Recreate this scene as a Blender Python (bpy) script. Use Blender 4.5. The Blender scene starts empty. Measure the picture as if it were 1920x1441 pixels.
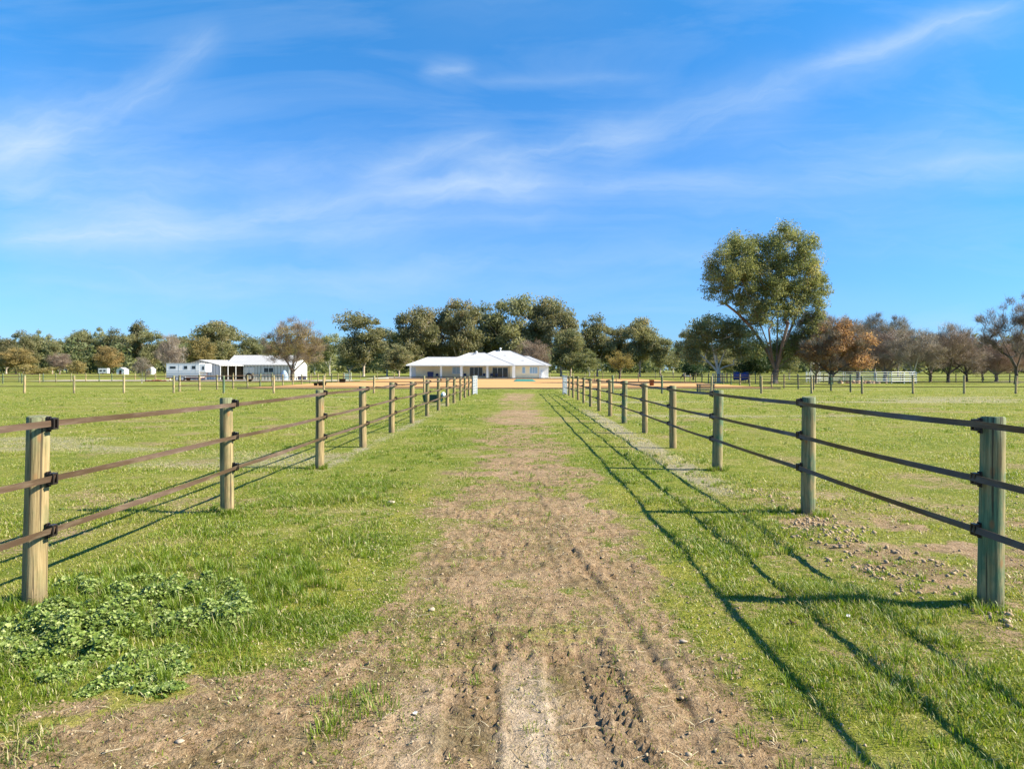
import bpy, math, random
import numpy as np
from mathutils import Vector, Matrix
R = math.radians
random.seed(7)
rs = np.random.RandomState(11)
scene = bpy.context.scene
COL = scene.collection
F_PX, CX, HZ, CAM_H = 1400.0, 975.0, 696.0, 1.5      # photo calibration used only to turn measurements into metres

# ---------------------------------------------------------------- helpers
def tag(o, label=None, cat=None, group=None, kind=None):
    if label: o['label'] = label
    if cat: o['category'] = cat
    if group: o['group'] = group
    if kind: o['kind'] = kind
    return o
def empty(name, loc=(0, 0, 0), rz=0.0):
    o = bpy.data.objects.new(name, None); COL.objects.link(o)
    o.location = loc; o.rotation_euler = (0, 0, rz); o.empty_display_size = .2
    return o
def link(name, me, parent=None, loc=(0, 0, 0)):
    o = bpy.data.objects.new(name, me); COL.objects.link(o)
    if parent: o.parent = parent
    o.location = loc
    return o
def copy_tree(o, parent=None):
    c = o.copy(); COL.objects.link(c); c.parent = parent
    for ch in list(o.children): copy_tree(ch, c)
    return c
def np_mesh(name, V, F, mat=None, attrs=None, smooth=False):
    V = np.asarray(V, np.float32); F = np.asarray(F, np.int32)
    me = bpy.data.meshes.new(name)
    me.vertices.add(len(V)); me.vertices.foreach_set('co', V.ravel())
    k = F.shape[1]
    me.loops.add(F.size); me.loops.foreach_set('vertex_index', F.ravel())
    me.polygons.add(len(F)); me.polygons.foreach_set('loop_start', np.arange(0, F.size, k, dtype=np.int32))
    if attrs:
        for n, a in attrs.items():
            at = me.attributes.new(n, 'FLOAT', 'POINT'); at.data.foreach_set('value', np.asarray(a, np.float32))
    if mat: me.materials.append(mat)
    me.update(calc_edges=True)
    if smooth: me.polygons.foreach_set('use_smooth', np.ones(len(F), bool))
    return me
class MB:
    def __init__(s): s.v = []; s.f = []
    def box(s, x0, x1, y0, y1, z0, z1, rz=0, o=(0, 0, 0)):
        n = len(s.v); c, sn = math.cos(rz), math.sin(rz)
        for x, y, z in ((x0,y0,z0),(x1,y0,z0),(x1,y1,z0),(x0,y1,z0),(x0,y0,z1),(x1,y0,z1),(x1,y1,z1),(x0,y1,z1)):
            s.v.append((o[0]+x*c-y*sn, o[1]+x*sn+y*c, o[2]+z))
        for q in ((0,3,2,1),(4,5,6,7),(0,1,5,4),(1,2,6,5),(2,3,7,6),(3,0,4,7)): s.f.append(tuple(n+i for i in q))
        return s
    def tube(s, pts, rad, seg=8, cap=True):
        n0 = len(s.v); pts = [Vector(p) for p in pts]
        if not isinstance(rad, (list, tuple)): rad = [rad]*len(pts)
        for i, p in enumerate(pts):
            d = (pts[min(i+1, len(pts)-1)] - pts[max(i-1, 0)]).normalized()
            a = d.orthogonal().normalized() if abs(d.z) > .9 else d.cross(Vector((0, 0, 1))).normalized()
            b = d.cross(a).normalized()
            for k in range(seg):
                t = 2*math.pi*k/seg
                s.v.append(tuple(p + (a*math.cos(t) + b*math.sin(t))*rad[i]))
        for i in range(len(pts)-1):
            for k in range(seg):
                a0 = n0+i*seg+k; a1 = n0+i*seg+(k+1) % seg
                s.f.append((a0, a1, a1+seg, a0+seg))
        if cap:
            s.f.append(tuple(n0+k for k in range(seg))[::-1]); e = n0+(len(pts)-1)*seg
            s.f.append(tuple(e+k for k in range(seg)))
        return s
    def poly(s, vs):
        n = len(s.v); s.v += [tuple(v) for v in vs]; s.f.append(tuple(range(n, n+len(vs)))); return s
    def mesh(s, name, mat, smooth=False, bevel=0):
        me = bpy.data.meshes.new(name); me.from_pydata(s.v, [], s.f); me.materials.append(mat)
        if smooth: me.polygons.foreach_set('use_smooth', [True]*len(me.polygons))
        me.update(); return me
    def build(s, name, mat, parent=None, smooth=False, loc=(0, 0, 0)):
        return link(name, s.mesh(name, mat, smooth), parent, loc)
# value noise in numpy
def vnoise(x, y, seed=0):
    x = np.asarray(x, np.float64); y = np.asarray(y, np.float64)
    xi = np.floor(x).astype(np.int64); yi = np.floor(y).astype(np.int64); fx = x-xi; fy = y-yi
    fx = fx*fx*(3-2*fx); fy = fy*fy*(3-2*fy)
    def h(a, b):
        n = (a*374761393 + b*668265263 + seed*974634777) & 0x7fffffff
        n = ((n ^ (n >> 13))*1274126177) & 0x7fffffff
        return ((n ^ (n >> 16)) & 0xffff)/65535.0
    return (h(xi, yi)*(1-fx)+h(xi+1, yi)*fx)*(1-fy) + (h(xi, yi+1)*(1-fx)+h(xi+1, yi+1)*fx)*fy
def fbm(x, y, s, o=4, seed=0):
    t = 0; a = .5; n = 0
    for i in range(o):
        t = t + a*vnoise(x*s, y*s, seed+i*17); n += a; a *= .5; s *= 2.07
    return t/n
def sst(e0, e1, x):
    t = np.clip((x-e0)/(e1-e0), 0, 1); return t*t*(3-2*t)

# ---------------------------------------------------------------- materials
def mat(name, col=(.5,.5,.5), rough=.7, metal=0.0):
    m = bpy.data.materials.new(name); m.use_nodes = True
    b = m.node_tree.nodes['Principled BSDF']
    b.inputs['Base Color'].default_value = (*col, 1); b.inputs['Roughness'].default_value = rough; b.inputs['Metallic'].default_value = metal
    b.inputs['Specular IOR Level'].default_value = .3
    return m
class NT:
    """small node-writing helper"""
    def __init__(s, tree): s.t = tree; s.n = tree.nodes; s.l = tree.links
    def put(s, inp, v):
        if isinstance(v, bpy.types.NodeSocket): s.l.new(v, inp)
        elif v is not None: inp.default_value = v
    def math(s, op, a, b=None, c=None, clamp=False):
        n = s.n.new('ShaderNodeMath'); n.operation = op; n.use_clamp = clamp
        s.put(n.inputs[0], a); s.put(n.inputs[1], b); s.put(n.inputs[2], c); return n.outputs[0]
    def vmath(s, op, a, b=None):
        n = s.n.new('ShaderNodeVectorMath'); n.operation = op; s.put(n.inputs[0], a); s.put(n.inputs[1], b); return n.outputs[0]
    def mix(s, f, a, b, mode='MIX'):
        n = s.n.new('ShaderNodeMix'); n.data_type = 'RGBA'; n.blend_type = mode; n.clamp_factor = True
        s.put(n.inputs[0], f)
        for i, v in ((6, a), (7, b)):
            s.put(n.inputs[i], (*v, 1) if isinstance(v, tuple) and len(v) == 3 else v)
        return n.outputs[2]
    def noise(s, vec, scale, detail=4, rough=.55, dist=0.0):
        n = s.n.new('ShaderNodeTexNoise'); s.put(n.inputs['Vector'], vec)
        n.inputs['Scale'].default_value = scale; n.inputs['Detail'].default_value = detail
        n.inputs['Roughness'].default_value = rough; n.inputs['Distortion'].default_value = dist
        return n.outputs['Fac']
    def ramp(s, f, stops):
        n = s.n.new('ShaderNodeValToRGB'); s.put(n.inputs[0], f); e = n.color_ramp.elements
        while len(e) < len(stops): e.new(.5)
        for i, (p, c) in enumerate(stops): e[i].position = p; e[i].color = (*c, 1) if len(c) == 3 else c
        return n.outputs[0]
    def mr(s, f, a, b, c=0.0, d=1.0, smooth=False):
        n = s.n.new('ShaderNodeMapRange'); s.put(n.inputs[0], f)
        if smooth: n.interpolation_type = 'SMOOTHSTEP'
        for i, v in enumerate((a, b, c, d)): s.put(n.inputs[i+1], v)
        return n.outputs[0]
    def attr(s, name):
        n = s.n.new('ShaderNodeAttribute'); n.attribute_name = name; return n.outputs['Fac']
    def map(s, vec, sc):
        n = s.n.new('ShaderNodeMapping'); s.put(n.inputs[0], vec); n.inputs['Scale'].default_value = sc; return n.outputs[0]
    def bump(s, h, strength=.5, dist=.01):
        n = s.n.new('ShaderNodeBump'); s.put(n.inputs['Height'], h); n.inputs['Strength'].default_value = strength; n.inputs['Distance'].default_value = dist
        return n.outputs[0]
def pos(nt): return nt.n.new('ShaderNodeNewGeometry').outputs['Position']
def obj_co(nt): return nt.n.new('ShaderNodeTexCoord').outputs['Object']
def rnd_obj(nt): return nt.n.new('ShaderNodeObjectInfo').outputs['Random']

def leafmat(name, stops, trans=.42, rough=.55, spec=.2, per_obj=True, tr_gain=1.3, bright=1):
    m = mat(name, rough=rough); nt = NT(m.node_tree); b = nt.n['Principled BSDF']
    c = nt.ramp(nt.attr('tint'), stops)
    if per_obj:
        r = rnd_obj(nt)
        h = nt.n.new('ShaderNodeHueSaturation'); nt.put(h.inputs['Color'], c)
        nt.put(h.inputs['Hue'], nt.mr(r, 0, 1, .485, .515)); nt.put(h.inputs['Value'], nt.mr(nt.math('FRACT', nt.math('MULTIPLY', r, 7.3)), 0, 1, .82, 1.18))
        c = h.outputs[0]
    if bright != 1: c = nt.mix(1.0, c, (bright, bright, bright), 'MULTIPLY')
    nt.put(b.inputs['Base Color'], c); b.inputs['Specular IOR Level'].default_value = spec
    t = nt.n.new('ShaderNodeBsdfTranslucent')
    nt.put(t.inputs[0], nt.mix(1.0, c, (tr_gain, tr_gain, tr_gain*.7), 'MULTIPLY'))
    ms = nt.n.new('ShaderNodeMixShader'); ms.inputs[0].default_value = trans
    nt.put(ms.inputs[1], b.outputs[0]); nt.put(ms.inputs[2], t.outputs[0])
    nt.put(nt.n['Material Output'].inputs[0], ms.outputs[0])
    return m

def barkmat(name, c1, c2, c3, sc=1.2):
    m = mat(name, rough=.85); nt = NT(m.node_tree); b = nt.n['Principled BSDF']
    p = obj_co(nt)
    f = nt.noise(nt.map(p, (1, 1, .35)), sc, 5, .6)
    c = nt.ramp(f, [(.32, c1), (.5, c2), (.68, c3)])
    nt.put(b.inputs['Base Color'], c); nt.put(b.inputs['Normal'], nt.bump(nt.noise(nt.map(p, (6, 6, 1)), 6, 3), .5, .03))
    return m

def mat_ground():
    m = mat('ground_turf', rough=.95); nt = NT(m.node_tree); b = nt.n['Principled BSDF']
    p = pos(nt)
    D = nt.attr('dirt'); M = nt.attr('moss'); DR = nt.attr('dry'); RH = nt.attr('rut')
    n1 = nt.noise(p, .35, 5, .6); n2 = nt.noise(p, 2.2, 5, .6); n3 = nt.noise(p, 14, 5, .65); n4 = nt.noise(p, 70, 4, .7)
    fine = nt.math('ADD', nt.math('MULTIPLY', n3, .5), nt.math('MULTIPLY', n4, .5))
    grass = nt.ramp(nt.math('ADD', nt.math('MULTIPLY', n1, .45), nt.math('MULTIPLY', n2, .55)), [(.36, (.115, .165, .014)), (.45, (.18, .215, .022)), (.53, (.245, .25, .040)), (.62, (.34, .285, .105))])
    grass = nt.mix(nt.mr(fine, .40, .60), nt.mix(1.0, grass, (.52, .60, .50), 'MULTIPLY'), grass)
    grass = nt.mix(nt.mr(n4, .56, .66, 0, .6), grass, (.42, .36, .19))
    dirt = nt.ramp(fine, [(.36, (.085, .054, .028)), (.44, (.225, .146, .078)), (.52, (.33, .226, .130)), (.66, (.43, .318, .20))])
    dirt = nt.mix(nt.mr(n2, .47, .62, 0, .85), dirt, nt.mix(1.0, dirt, (.58, .64, .56), 'MULTIPLY'))
    dirt = nt.mix(nt.mr(n1, .52, .62, 0, .25), dirt, (.46, .33, .22))
    dirt = nt.mix(nt.math('MULTIPLY', nt.attr('pack'), .9), dirt, nt.mix(nt.mr(fine, .4, .6), (.40, .30, .20), (.60, .49, .37)))
    dirt = nt.mix(nt.math('MULTIPLY', RH, .85), dirt, nt.mix(1.0, dirt, (.40, .38, .36), 'MULTIPLY'))
    moss = nt.ramp(fine, [(.38, (.12, .125, .022)), (.52, (.245, .245, .035)), (.66, (.34, .31, .075))])
    dry = nt.ramp(fine, [(.36, (.15, .125, .07)), (.5, (.28, .245, .155)), (.64, (.42, .375, .265))])
    dm = nt.mr(nt.math('ADD', D, nt.math('MULTIPLY', nt.math('SUBTRACT', fine, .5), 3.0)), .26, .72, 0, 1, True)
    c = nt.mix(dm, grass, dirt)
    mm = nt.mr(nt.math('ADD', M, nt.math('MULTIPLY', nt.math('SUBTRACT', n3, .5), 1.4)), .4, .75, 0, .85, True)
    c = nt.mix(mm, c, moss)
    ym = nt.mr(nt.math('ADD', DR, nt.math('MULTIPLY', nt.math('SUBTRACT', n3, .5), 1.4)), .4, .75, 0, .9, True)
    c = nt.mix(ym, c, dry)
    nt.put(b.inputs['Base Color'], c); b.inputs['Specular IOR Level'].default_value = .1
    nt.put(b.inputs['Normal'], nt.bump(nt.math('ADD', nt.math('MULTIPLY', n3, .5), nt.math('MULTIPLY', n4, .5)), 1.0, .05))
    return m
def mat_sand(name, c1, c2, sc=.25):
    m = mat(name, rough=.95); nt = NT(m.node_tree); b = nt.n['Principled BSDF']; p = pos(nt)
    f = nt.math('ADD', nt.math('MULTIPLY', nt.noise(nt.map(p, (.35, 1, 1)), sc, 5, .6), .6), nt.math('MULTIPLY', nt.noise(p, 3, 4, .6), .4))
    nt.put(b.inputs['Base Color'], nt.ramp(f, [(.36, c1), (.62, c2)])); b.inputs['Specular IOR Level'].default_value = .1
    return m
def mat_post(name, a, b_, green, gmix, wide=.6):
    """round treated pine: grain along z, drying cracks, knots, green treatment stain"""
    m = mat(name, rough=.8); nt = NT(m.node_tree); b = nt.n['Principled BSDF']
    o = obj_co(nt); r = rnd_obj(nt)
    off = nt.n.new('ShaderNodeCombineXYZ'); nt.put(off.inputs[2], nt.math('MULTIPLY', r, 37.0)); nt.put(off.inputs[0], nt.math('MULTIPLY', r, 11.0))
    p = nt.vmath('ADD', o, off.outputs[0])
    grain = nt.noise(nt.map(p, (1, 1, .045)), 95, 5, .65)
    grain2 = nt.noise(nt.map(p, (1, 1, .06)), 28, 3, .5, .6)
    blot = nt.noise(nt.map(p, (1, 1, .45)), 7, 4, .6)
    c = nt.ramp(nt.math('ADD', nt.math('MULTIPLY', grain, .5), nt.math('MULTIPLY', grain2, .5)), [(.36, tuple(x*.62 for x in a)), (.47, a), (.62, b_)])
    gf = nt.math('MULTIPLY', nt.mr(nt.math('ADD', blot, nt.math('MULTIPLY', nt.math('SUBTRACT', r, .5), .25)), wide-.12, wide+.08, 0, 1, True), gmix)
    c = nt.mix(gf, c, nt.mix(nt.mr(grain, .4, .62), tuple(x*.6 for x in green), green))
    topg = nt.n.new('ShaderNodeSeparateXYZ'); nt.put(topg.inputs[0], o)
    tg = nt.mr(nt.math('ADD', topg.outputs[2], nt.math('MULTIPLY', blot, .25)), 1.08, 1.3, 0, .75, True)
    c = nt.mix(tg, c, nt.mix(nt.mr(grain, .4, .6), (.10, .12, .065), (.20, .23, .13)))
    # knots and rusty resin marks
    v = nt.n.new('ShaderNodeTexVoronoi'); nt.put(v.inputs['Vector'], nt.map(p, (1, 1, .5))); v.inputs['Scale'].default_value = 7
    kn = nt.mr(v.outputs['Distance'], .05, .16, 1, 0, True)
    c = nt.mix(nt.math('MULTIPLY', kn, .7), c, (.30, .14, .055))
    crack = nt.mr(nt.noise(nt.map(p, (1, 1, .018)), 60, 2, .4), .625, .65, 0, 1)
    c = nt.mix(nt.math('MULTIPLY', crack, .8), c, (.05, .038, .025))
    low = nt.mr(nt.math('SUBTRACT', topg.outputs[2], nt.math('MULTIPLY', blot, .15)), -.06, .1, .6, 0, True)
    c = nt.mix(low, c, (.17, .125, .08))
    nt.put(b.inputs['Base Color'], c)
    nt.put(b.inputs['Normal'], nt.bump(nt.math('SUBTRACT', nt.math('ADD', grain, grain2), crack), .7, .004))
    b.inputs['Specular IOR Level'].default_value = .2
    return m
M = {}
M['ground'] = mat_ground()
M['arena'] = mat_sand('arena_sand', (.43, .24, .095), (.54, .315, .135))
M['gravel'] = mat_sand('pale_gravel', (.42, .35, .25), (.60, .53, .41), .6)
M['post_tan'] = mat_post('pine_post', (.27, .20, .095), (.41, .31, .16), (.15, .175, .075), .55, .58)
M['post_green'] = mat_post('green_pine_post', (.23, .19, .09), (.36, .295, .155), (.11, .20, .115), .9, .46)
def tape_mat():
    m = mat('brown_tape', rough=.55); nt = NT(m.node_tree); b = nt.n['Principled BSDF']; p = obj_co(nt)
    w = nt.noise(nt.map(p, (1, .6, 60)), 9, 3, .6); g = nt.noise(p, 3, 3)
    tc_ = nt.mix(nt.mr(w, .35, .65), (.062, .037, .022), (.108, .068, .042)); dd_ = nt.noise(nt.map(p, (1, 1, 8)), 2.3, 5, .7)
    nt.put(b.inputs['Base Color'], nt.mix(nt.mr(dd_, .5, .68, 0, .7), tc_, (.17, .125, .085)))
    nt.put(b.inputs['Roughness'], nt.mr(g, .3, .7, .45, .7)); nt.put(b.inputs['Normal'], nt.bump(w, .3, .001))
    return m
M['tape'] = tape_mat()
M['black'] = mat('dark_plastic', (.02, .015, .014), .35)
M['white_metal'] = mat('white_metal', (.72, .73, .73), .45)
M['grey_metal'] = mat('galvanised_metal', (.45, .48, .52), .45, .4)
M['silver'] = mat('silver_panel', (.50, .53, .56), .35, .5)
M['glass'] = mat('dark_glass', (.02, .025, .03), .08); M['glass'].node_tree.nodes['Principled BSDF'].inputs['Specular IOR Level'].default_value = .6
M['curtain_glass'] = mat('curtained_glass', (.30, .42, .52), .15)
M['rubber'] = mat('black_rubber', (.018, .018, .018), .7)
M['rust'] = mat('rusty_steel', (.19, .07, .035), .8)
M['teal'] = mat('teal_cover', (.02, .20, .155), .6)
M['blue_cloth'] = mat('blue_cloth', (.04, .075, .28), .8)
M['navy'] = mat('navy_cover', (.018, .03, .085), .7)
M['trough'] = mat('dark_green_plastic', (.012, .05, .045), .4)
M['concrete'] = mat_sand('concrete', (.48, .46, .42), (.6, .57, .52), 1)
M['fence_far'] = mat_post('far_pine_post', (.36, .265, .135), (.52, .40, .23), (.18, .23, .13), .6, .55)
def wallmat(name, c, rib=0, axis=0):
    m = mat(name, c, .75); nt = NT(m.node_tree); b = nt.n['Principled BSDF']; p = obj_co(nt)
    n = nt.noise(p, .8, 4); col = nt.mix(nt.mr(n, .35, .65), tuple(x*.93 for x in c), tuple(min(.9, x*1.05) for x in c))
    if rib:
        w = nt.n.new('ShaderNodeTexWave'); w.bands_direction = 'X' if axis == 0 else 'Y'; nt.put(w.inputs['Vector'], p); w.inputs['Scale'].default_value = rib
        col = nt.mix(nt.mr(w.outputs['Fac'], .1, .35), tuple(x*.6 for x in c), col)
        nt.put(b.inputs['Normal'], nt.bump(w.outputs['Fac'], .8, .05))
    nt.put(b.inputs['Base Color'], col)
    return m
M['render_cream'] = wallmat('cream_render', (.78, .66, .45))
M['render_white'] = wallmat('white_render', (.72, .70, .66))
M['roof_white'] = wallmat('white_sheet_roof', (.50, .50, .50), 1.6, 0)
M['shed_wall'] = wallmat('ribbed_shed_wall', (.62, .62, .60), .55, 0)
M['shed_cream'] = wallmat('cream_shed_wall', (.66, .58, .47), .8, 0)
M['shed_roof'] = wallmat('shed_roof', (.47, .47, .47), 1.2, 0)
M['shed_door'] = mat('shed_door', (.78, .72, .68), .5)
M['dark_inside'] = mat('dark_interior', (.06, .045, .035), .9)  # carport's inner shade put into a flat colour; hut doors share it
M['ridge_cap'] = mat('ridge_cap', (.45, .46, .49), .5)
M['wood'] = mat_post('weathered_slat', (.22, .17, .12), (.42, .35, .26), (.25, .25, .2), .3)
M['bark_gum'] = barkmat('gum_bark', (.22, .15, .11), (.42, .34, .27), (.62, .56, .48), .8)
M['bark_big'] = barkmat('red_gum_bark', (.11, .055, .038), (.26, .165, .12), (.44, .36, .30), .6)
M['bark_pale'] = barkmat('pale_bark', (.34, .29, .24), (.52, .48, .42), (.68, .65, .6), .8)
M['bark_dark'] = barkmat('dark_bark', (.05, .036, .028), (.10, .075, .058), (.17, .14, .115), 1.2)
M['bark_grey'] = barkmat('grey_bark', (.13, .10, .08), (.24, .20, .165), (.38, .34, .3), 1.2)
G1, G2, G3, G4 = (.095, .10, .048), (.14, .14, .070), (.185, .176, .092), (.225, .185, .10)
M['leaf_gum'] = leafmat('gum_leaves', [(0, G1), (.35, G2), (.75, G3), (1, G4)], bright=1.35)
M['leaf_big'] = leafmat('big_gum_leaves', [(0, (.10, .115, .045)), (.4, (.165, .178, .07)), (.8, (.25, .245, .10)), (1, (.32, .27, .12))], per_obj=False, bright=1.35)
M['leaf_grey'] = leafmat('grey_gum_leaves', [(0, (.095, .11, .05)), (.5, (.17, .18, .085)), (1, (.27, .25, .13))], bright=1.35)
M['leaf_dark'] = leafmat('dark_evergreen_leaves', [(0, (.014, .032, .013)), (.6, (.030, .060, .022)), (1, (.06, .095, .034))], trans=.2, bright=1.35)
M['leaf_ochre'] = leafmat('ochre_leaves', [(0, (.12, .10, .045)), (.5, (.20, .155, .065)), (1, (.29, .21, .09))], bright=1.35)
M['leaf_gold'] = leafmat('golden_leaves', [(0, (.14, .105, .035)), (.5, (.23, .18, .06)), (1, (.31, .245, .09))], bright=1.2)
M['leaf_orange'] = leafmat('autumn_leaves', [(0, (.21, .115, .06)), (.5, (.38, .22, .11)), (1, (.52, .34, .19))])
M['twig_brown'] = leafmat('brown_twigs', [(0, (.125, .088, .062)), (.6, (.25, .19, .145)), (1, (.38, .31, .25))], trans=.1)
M['twig_purple'] = leafmat('purple_twigs', [(0, (.17, .11, .085)), (.6, (.30, .215, .17)), (1, (.42, .33, .27))], trans=.1)
M['twig_pale'] = leafmat('pale_twigs', [(0, (.17, .135, .10)), (.6, (.30, .25, .19)), (1, (.42, .36, .29))], trans=.1)
M['grass'] = leafmat('grass_blades', [(0, (.075, .14, .009)), (.35, (.145, .215, .014)), (.65, (.225, .265, .026)), (.84, (.31, .29, .06)), (.92, (.42, .36, .16)), (1, (.56, .48, .28))], trans=.38, per_obj=False, tr_gain=1.5, rough=.45, spec=.35)
M['weed'] = leafmat('weed_leaves', [(0, (.08, .135, .022)), (.5, (.20, .27, .05)), (1, (.40, .45, .17))], trans=.25, per_obj=False, rough=.45, spec=.4)
M['straw'] = leafmat('straw', [(0, (.30, .22, .11)), (.5, (.50, .41, .23)), (1, (.68, .60, .42))], trans=.1, per_obj=False)
M['clod'] = mat_sand('soil_clod', (.24, .17, .10), (.42, .32, .21), 9)
M['stone'] = mat_sand('stone', (.32, .25, .18), (.46, .38, .29), 12)
M['dead_leaf'] = mat('dead_leaf', (.30, .17, .10), .7)
M['paper'] = mat('white_paper', (.5, .5, .5), .6)
M['horse_coat'] = mat('grey_horse_coat', (.06, .05, .045), .6)
M['horse_rug'] = mat('pale_rug', (.38, .40, .42), .8)

# ---------------------------------------------------------------- sun, sky, camera
sun_dir = Vector((1.62, -.18, 0)).normalized(); EL = R(36.6)
sun_dir = Vector((sun_dir.x*math.cos(EL), sun_dir.y*math.cos(EL), math.sin(EL)))
sl = bpy.data.lights.new('sun', 'SUN'); sl.energy = 5.0; sl.angle = R(.53); sl.color = (1, .91, .74)
so = bpy.data.objects.new('sun', sl); COL.objects.link(so); so.location = (30, -10, 40)
so.rotation_euler = sun_dir.to_track_quat('Z', 'Y').to_euler()

w = bpy.data.worlds.new('World'); scene.world = w; w.use_nodes = True
nt = NT(w.node_tree); bg = nt.n['Background']
sky = nt.n.new('ShaderNodeTexSky'); sky.sky_type = 'NISHITA'; sky.sun_disc = False
sky.sun_elevation = EL; sky.sun_rotation = math.atan2(sun_dir.x, sun_dir.y)
sky.air_density = 1.0; sky.dust_density = .25; sky.ozone_density = 2.5; sky.altitude = 150
tc = nt.n.new('ShaderNodeTexCoord').outputs['Generated']
sp = nt.n.new('ShaderNodeSeparateXYZ'); nt.put(sp.inputs[0], tc)
yy = nt.math('MAXIMUM', nt.math('ABSOLUTE', sp.outputs[1]), .06)
U = nt.math('DIVIDE', sp.outputs[0], yy); V = nt.math('DIVIDE', sp.outputs[2], yy)
cuv = nt.n.new('ShaderNodeCombineXYZ'); nt.put(cuv.inputs[0], U); nt.put(cuv.inputs[1], V); UV = cuv.outputs[0]
warp = nt.math('MULTIPLY', nt.math('SUBTRACT', nt.noise(UV, 2.3, 4, .6), .5), .10)
warp2 = nt.math('MULTIPLY', nt.math('SUBTRACT', nt.noise(UV, 7.5, 4, .6), .5), .035)
wsum = nt.math('ADD', warp, warp2)
total = None
STREAKS = [  # x0,y0,x1,y1, half width, strength (degrees of sky measured from the horizon point)
 (-80, 300, 250, 175, 42, .62), (200, 200, 420, 60, 26, .45), (-100, 350, 420, 330, 95, .42), (-50, 250, 120, 240, 60, .38), (250, 330, 900, 310, 70, .24),
 (380, 405, 720, 365, 22, .60), (640, 372, 1080, 345, 27, .80), (1000, 350, 1500, 338, 20, .45), (1400, 340, 2000, 318, 26, .38),
 (660, 340, 960, 246, 20, .42), (820, 330, 1260, 235, 34, .50), (1100, 290, 1560, 140, 38, .42), (1440, 152, 1960, -8, 17, .62), (1500, 130, 2000, 30, 40, .2),
 (1250, 310, 1950, 230, 50, .22), (-80, 455, 520, 422, 22, .62), (-80, 440, 420, 400, 40, .38), (300, 430, 1150, 405, 26, .36), (900, 390, 1900, 395, 34, .2),
 (-50, 500, 900, 520, 38, .36), (600, 520, 1500, 470, 34, .28), (1300, 480, 2000, 470, 26, .13), (800, 140, 880, 132, 15, .40), (700, 20, 1250, -20, 50, .12),
 (850, 158, 1250, 140, 9, .2), (1700, 310, 2000, 290, 10, .25), (0, 560, 1900, 575, 40, .12), (-60, 520, 500, 555, 12, .2)]
for i, (x0, y0, x1, y1, hw, st) in enumerate(STREAKS):
    u0, v0, u1, v1 = (x0-CX)/F_PX, (HZ-y0)/F_PX, (x1-CX)/F_PX, (HZ-y1)/F_PX
    L = math.hypot(u1-u0, v1-v0); cx, sx = (u1-u0)/L, (v1-v0)/L
    du = nt.math('SUBTRACT', U, u0); dv = nt.math('SUBTRACT', V, v0)
    s = nt.math('ADD', nt.math('MULTIPLY', du, cx), nt.math('MULTIPLY', dv, sx))
    t = nt.math('ADD', nt.math('SUBTRACT', nt.math('MULTIPLY', dv, cx), nt.math('MULTIPLY', du, sx)), nt.math('MULTIPLY', wsum, min(1, hw/30)))
    g = nt.math('EXPONENT', nt.math('MULTIPLY', nt.math('POWER', nt.math('ABSOLUTE', nt.math('DIVIDE', t, hw*1.15/F_PX)), 1.5), -1.0))
    e = nt.math('MULTIPLY', nt.mr(s, -.02, L*.3, 0, 1, True), nt.mr(s, L*.7, L+.02, 1, 0, True))
    cmb = nt.n.new('ShaderNodeCombineXYZ'); nt.put(cmb.inputs[0], nt.math('MULTIPLY', s, 2.6)); nt.put(cmb.inputs[1], nt.math('MULTIPLY', nt.math('ADD', t, warp2), 17)); cmb.inputs[2].default_value = i*3.1
    f = nt.mr(nt.noise(cmb.outputs[0], 1.8, 6, .62, .5), .26, .72, .22, .95)
    k = nt.math('MULTIPLY', nt.math('MULTIPLY', g, e), nt.math('MULTIPLY', f, st*.88))
    total = k if total is None else nt.math('ADD', total, k)
cc = nt.n.new('ShaderNodeCombineXYZ'); nt.put(cc.inputs[0], nt.math('MULTIPLY', U, 1.3)); nt.put(cc.inputs[1], nt.math('ADD', nt.math('MULTIPLY', V, 7), warp))
veil = nt.mr(nt.noise(cc.outputs[0], 1.6, 7, .6, .8), .46, .75, 0, .17)
total = nt.math('ADD', total, veil)
total = nt.math('MINIMUM', total, .86)
front = nt.mr(sp.outputs[1], .0, .12, .15, 1); total = nt.math('MULTIPLY', total, front)
elv = nt.mr(V, 0, .5, 0, 1)
skyt = nt.mix(elv, (.33, .545, .96), (.26, .84, 1.20))
skyc = nt.mix(1.0, sky.outputs[0], skyt, 'MULTIPLY')
clc = nt.n.new('ShaderNodeRGB'); clc.outputs[0].default_value = (3.7, 4.5, 5.3, 1)
nt.put(bg.inputs[0], nt.mix(total, skyc, clc.outputs[0])); bg.inputs[1].default_value = .078
scene.cycles.max_bounces = 5; scene.cycles.diffuse_bounces = 4; scene.cycles.glossy_bounces = 2; scene.cycles.transmission_bounces = 3

cd = bpy.data.cameras.new('camera'); cam = bpy.data.objects.new('camera', cd); COL.objects.link(cam)
cam.location = (0, 0, CAM_H); cam.rotation_euler = (R(90), 0, 0)
cd.sensor_width = 36; cd.lens = 36*F_PX/1920; cd.shift_x = -(CX-960)/1920; cd.shift_y = -(720.5-HZ)/1920
cd.clip_start = .05; cd.clip_end = 5000; scene.camera = cam
vs = scene.view_settings; vs.view_transform = 'Standard'; vs.look = 'None'; vs.gamma = 1; vs.exposure = 1.32

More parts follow.
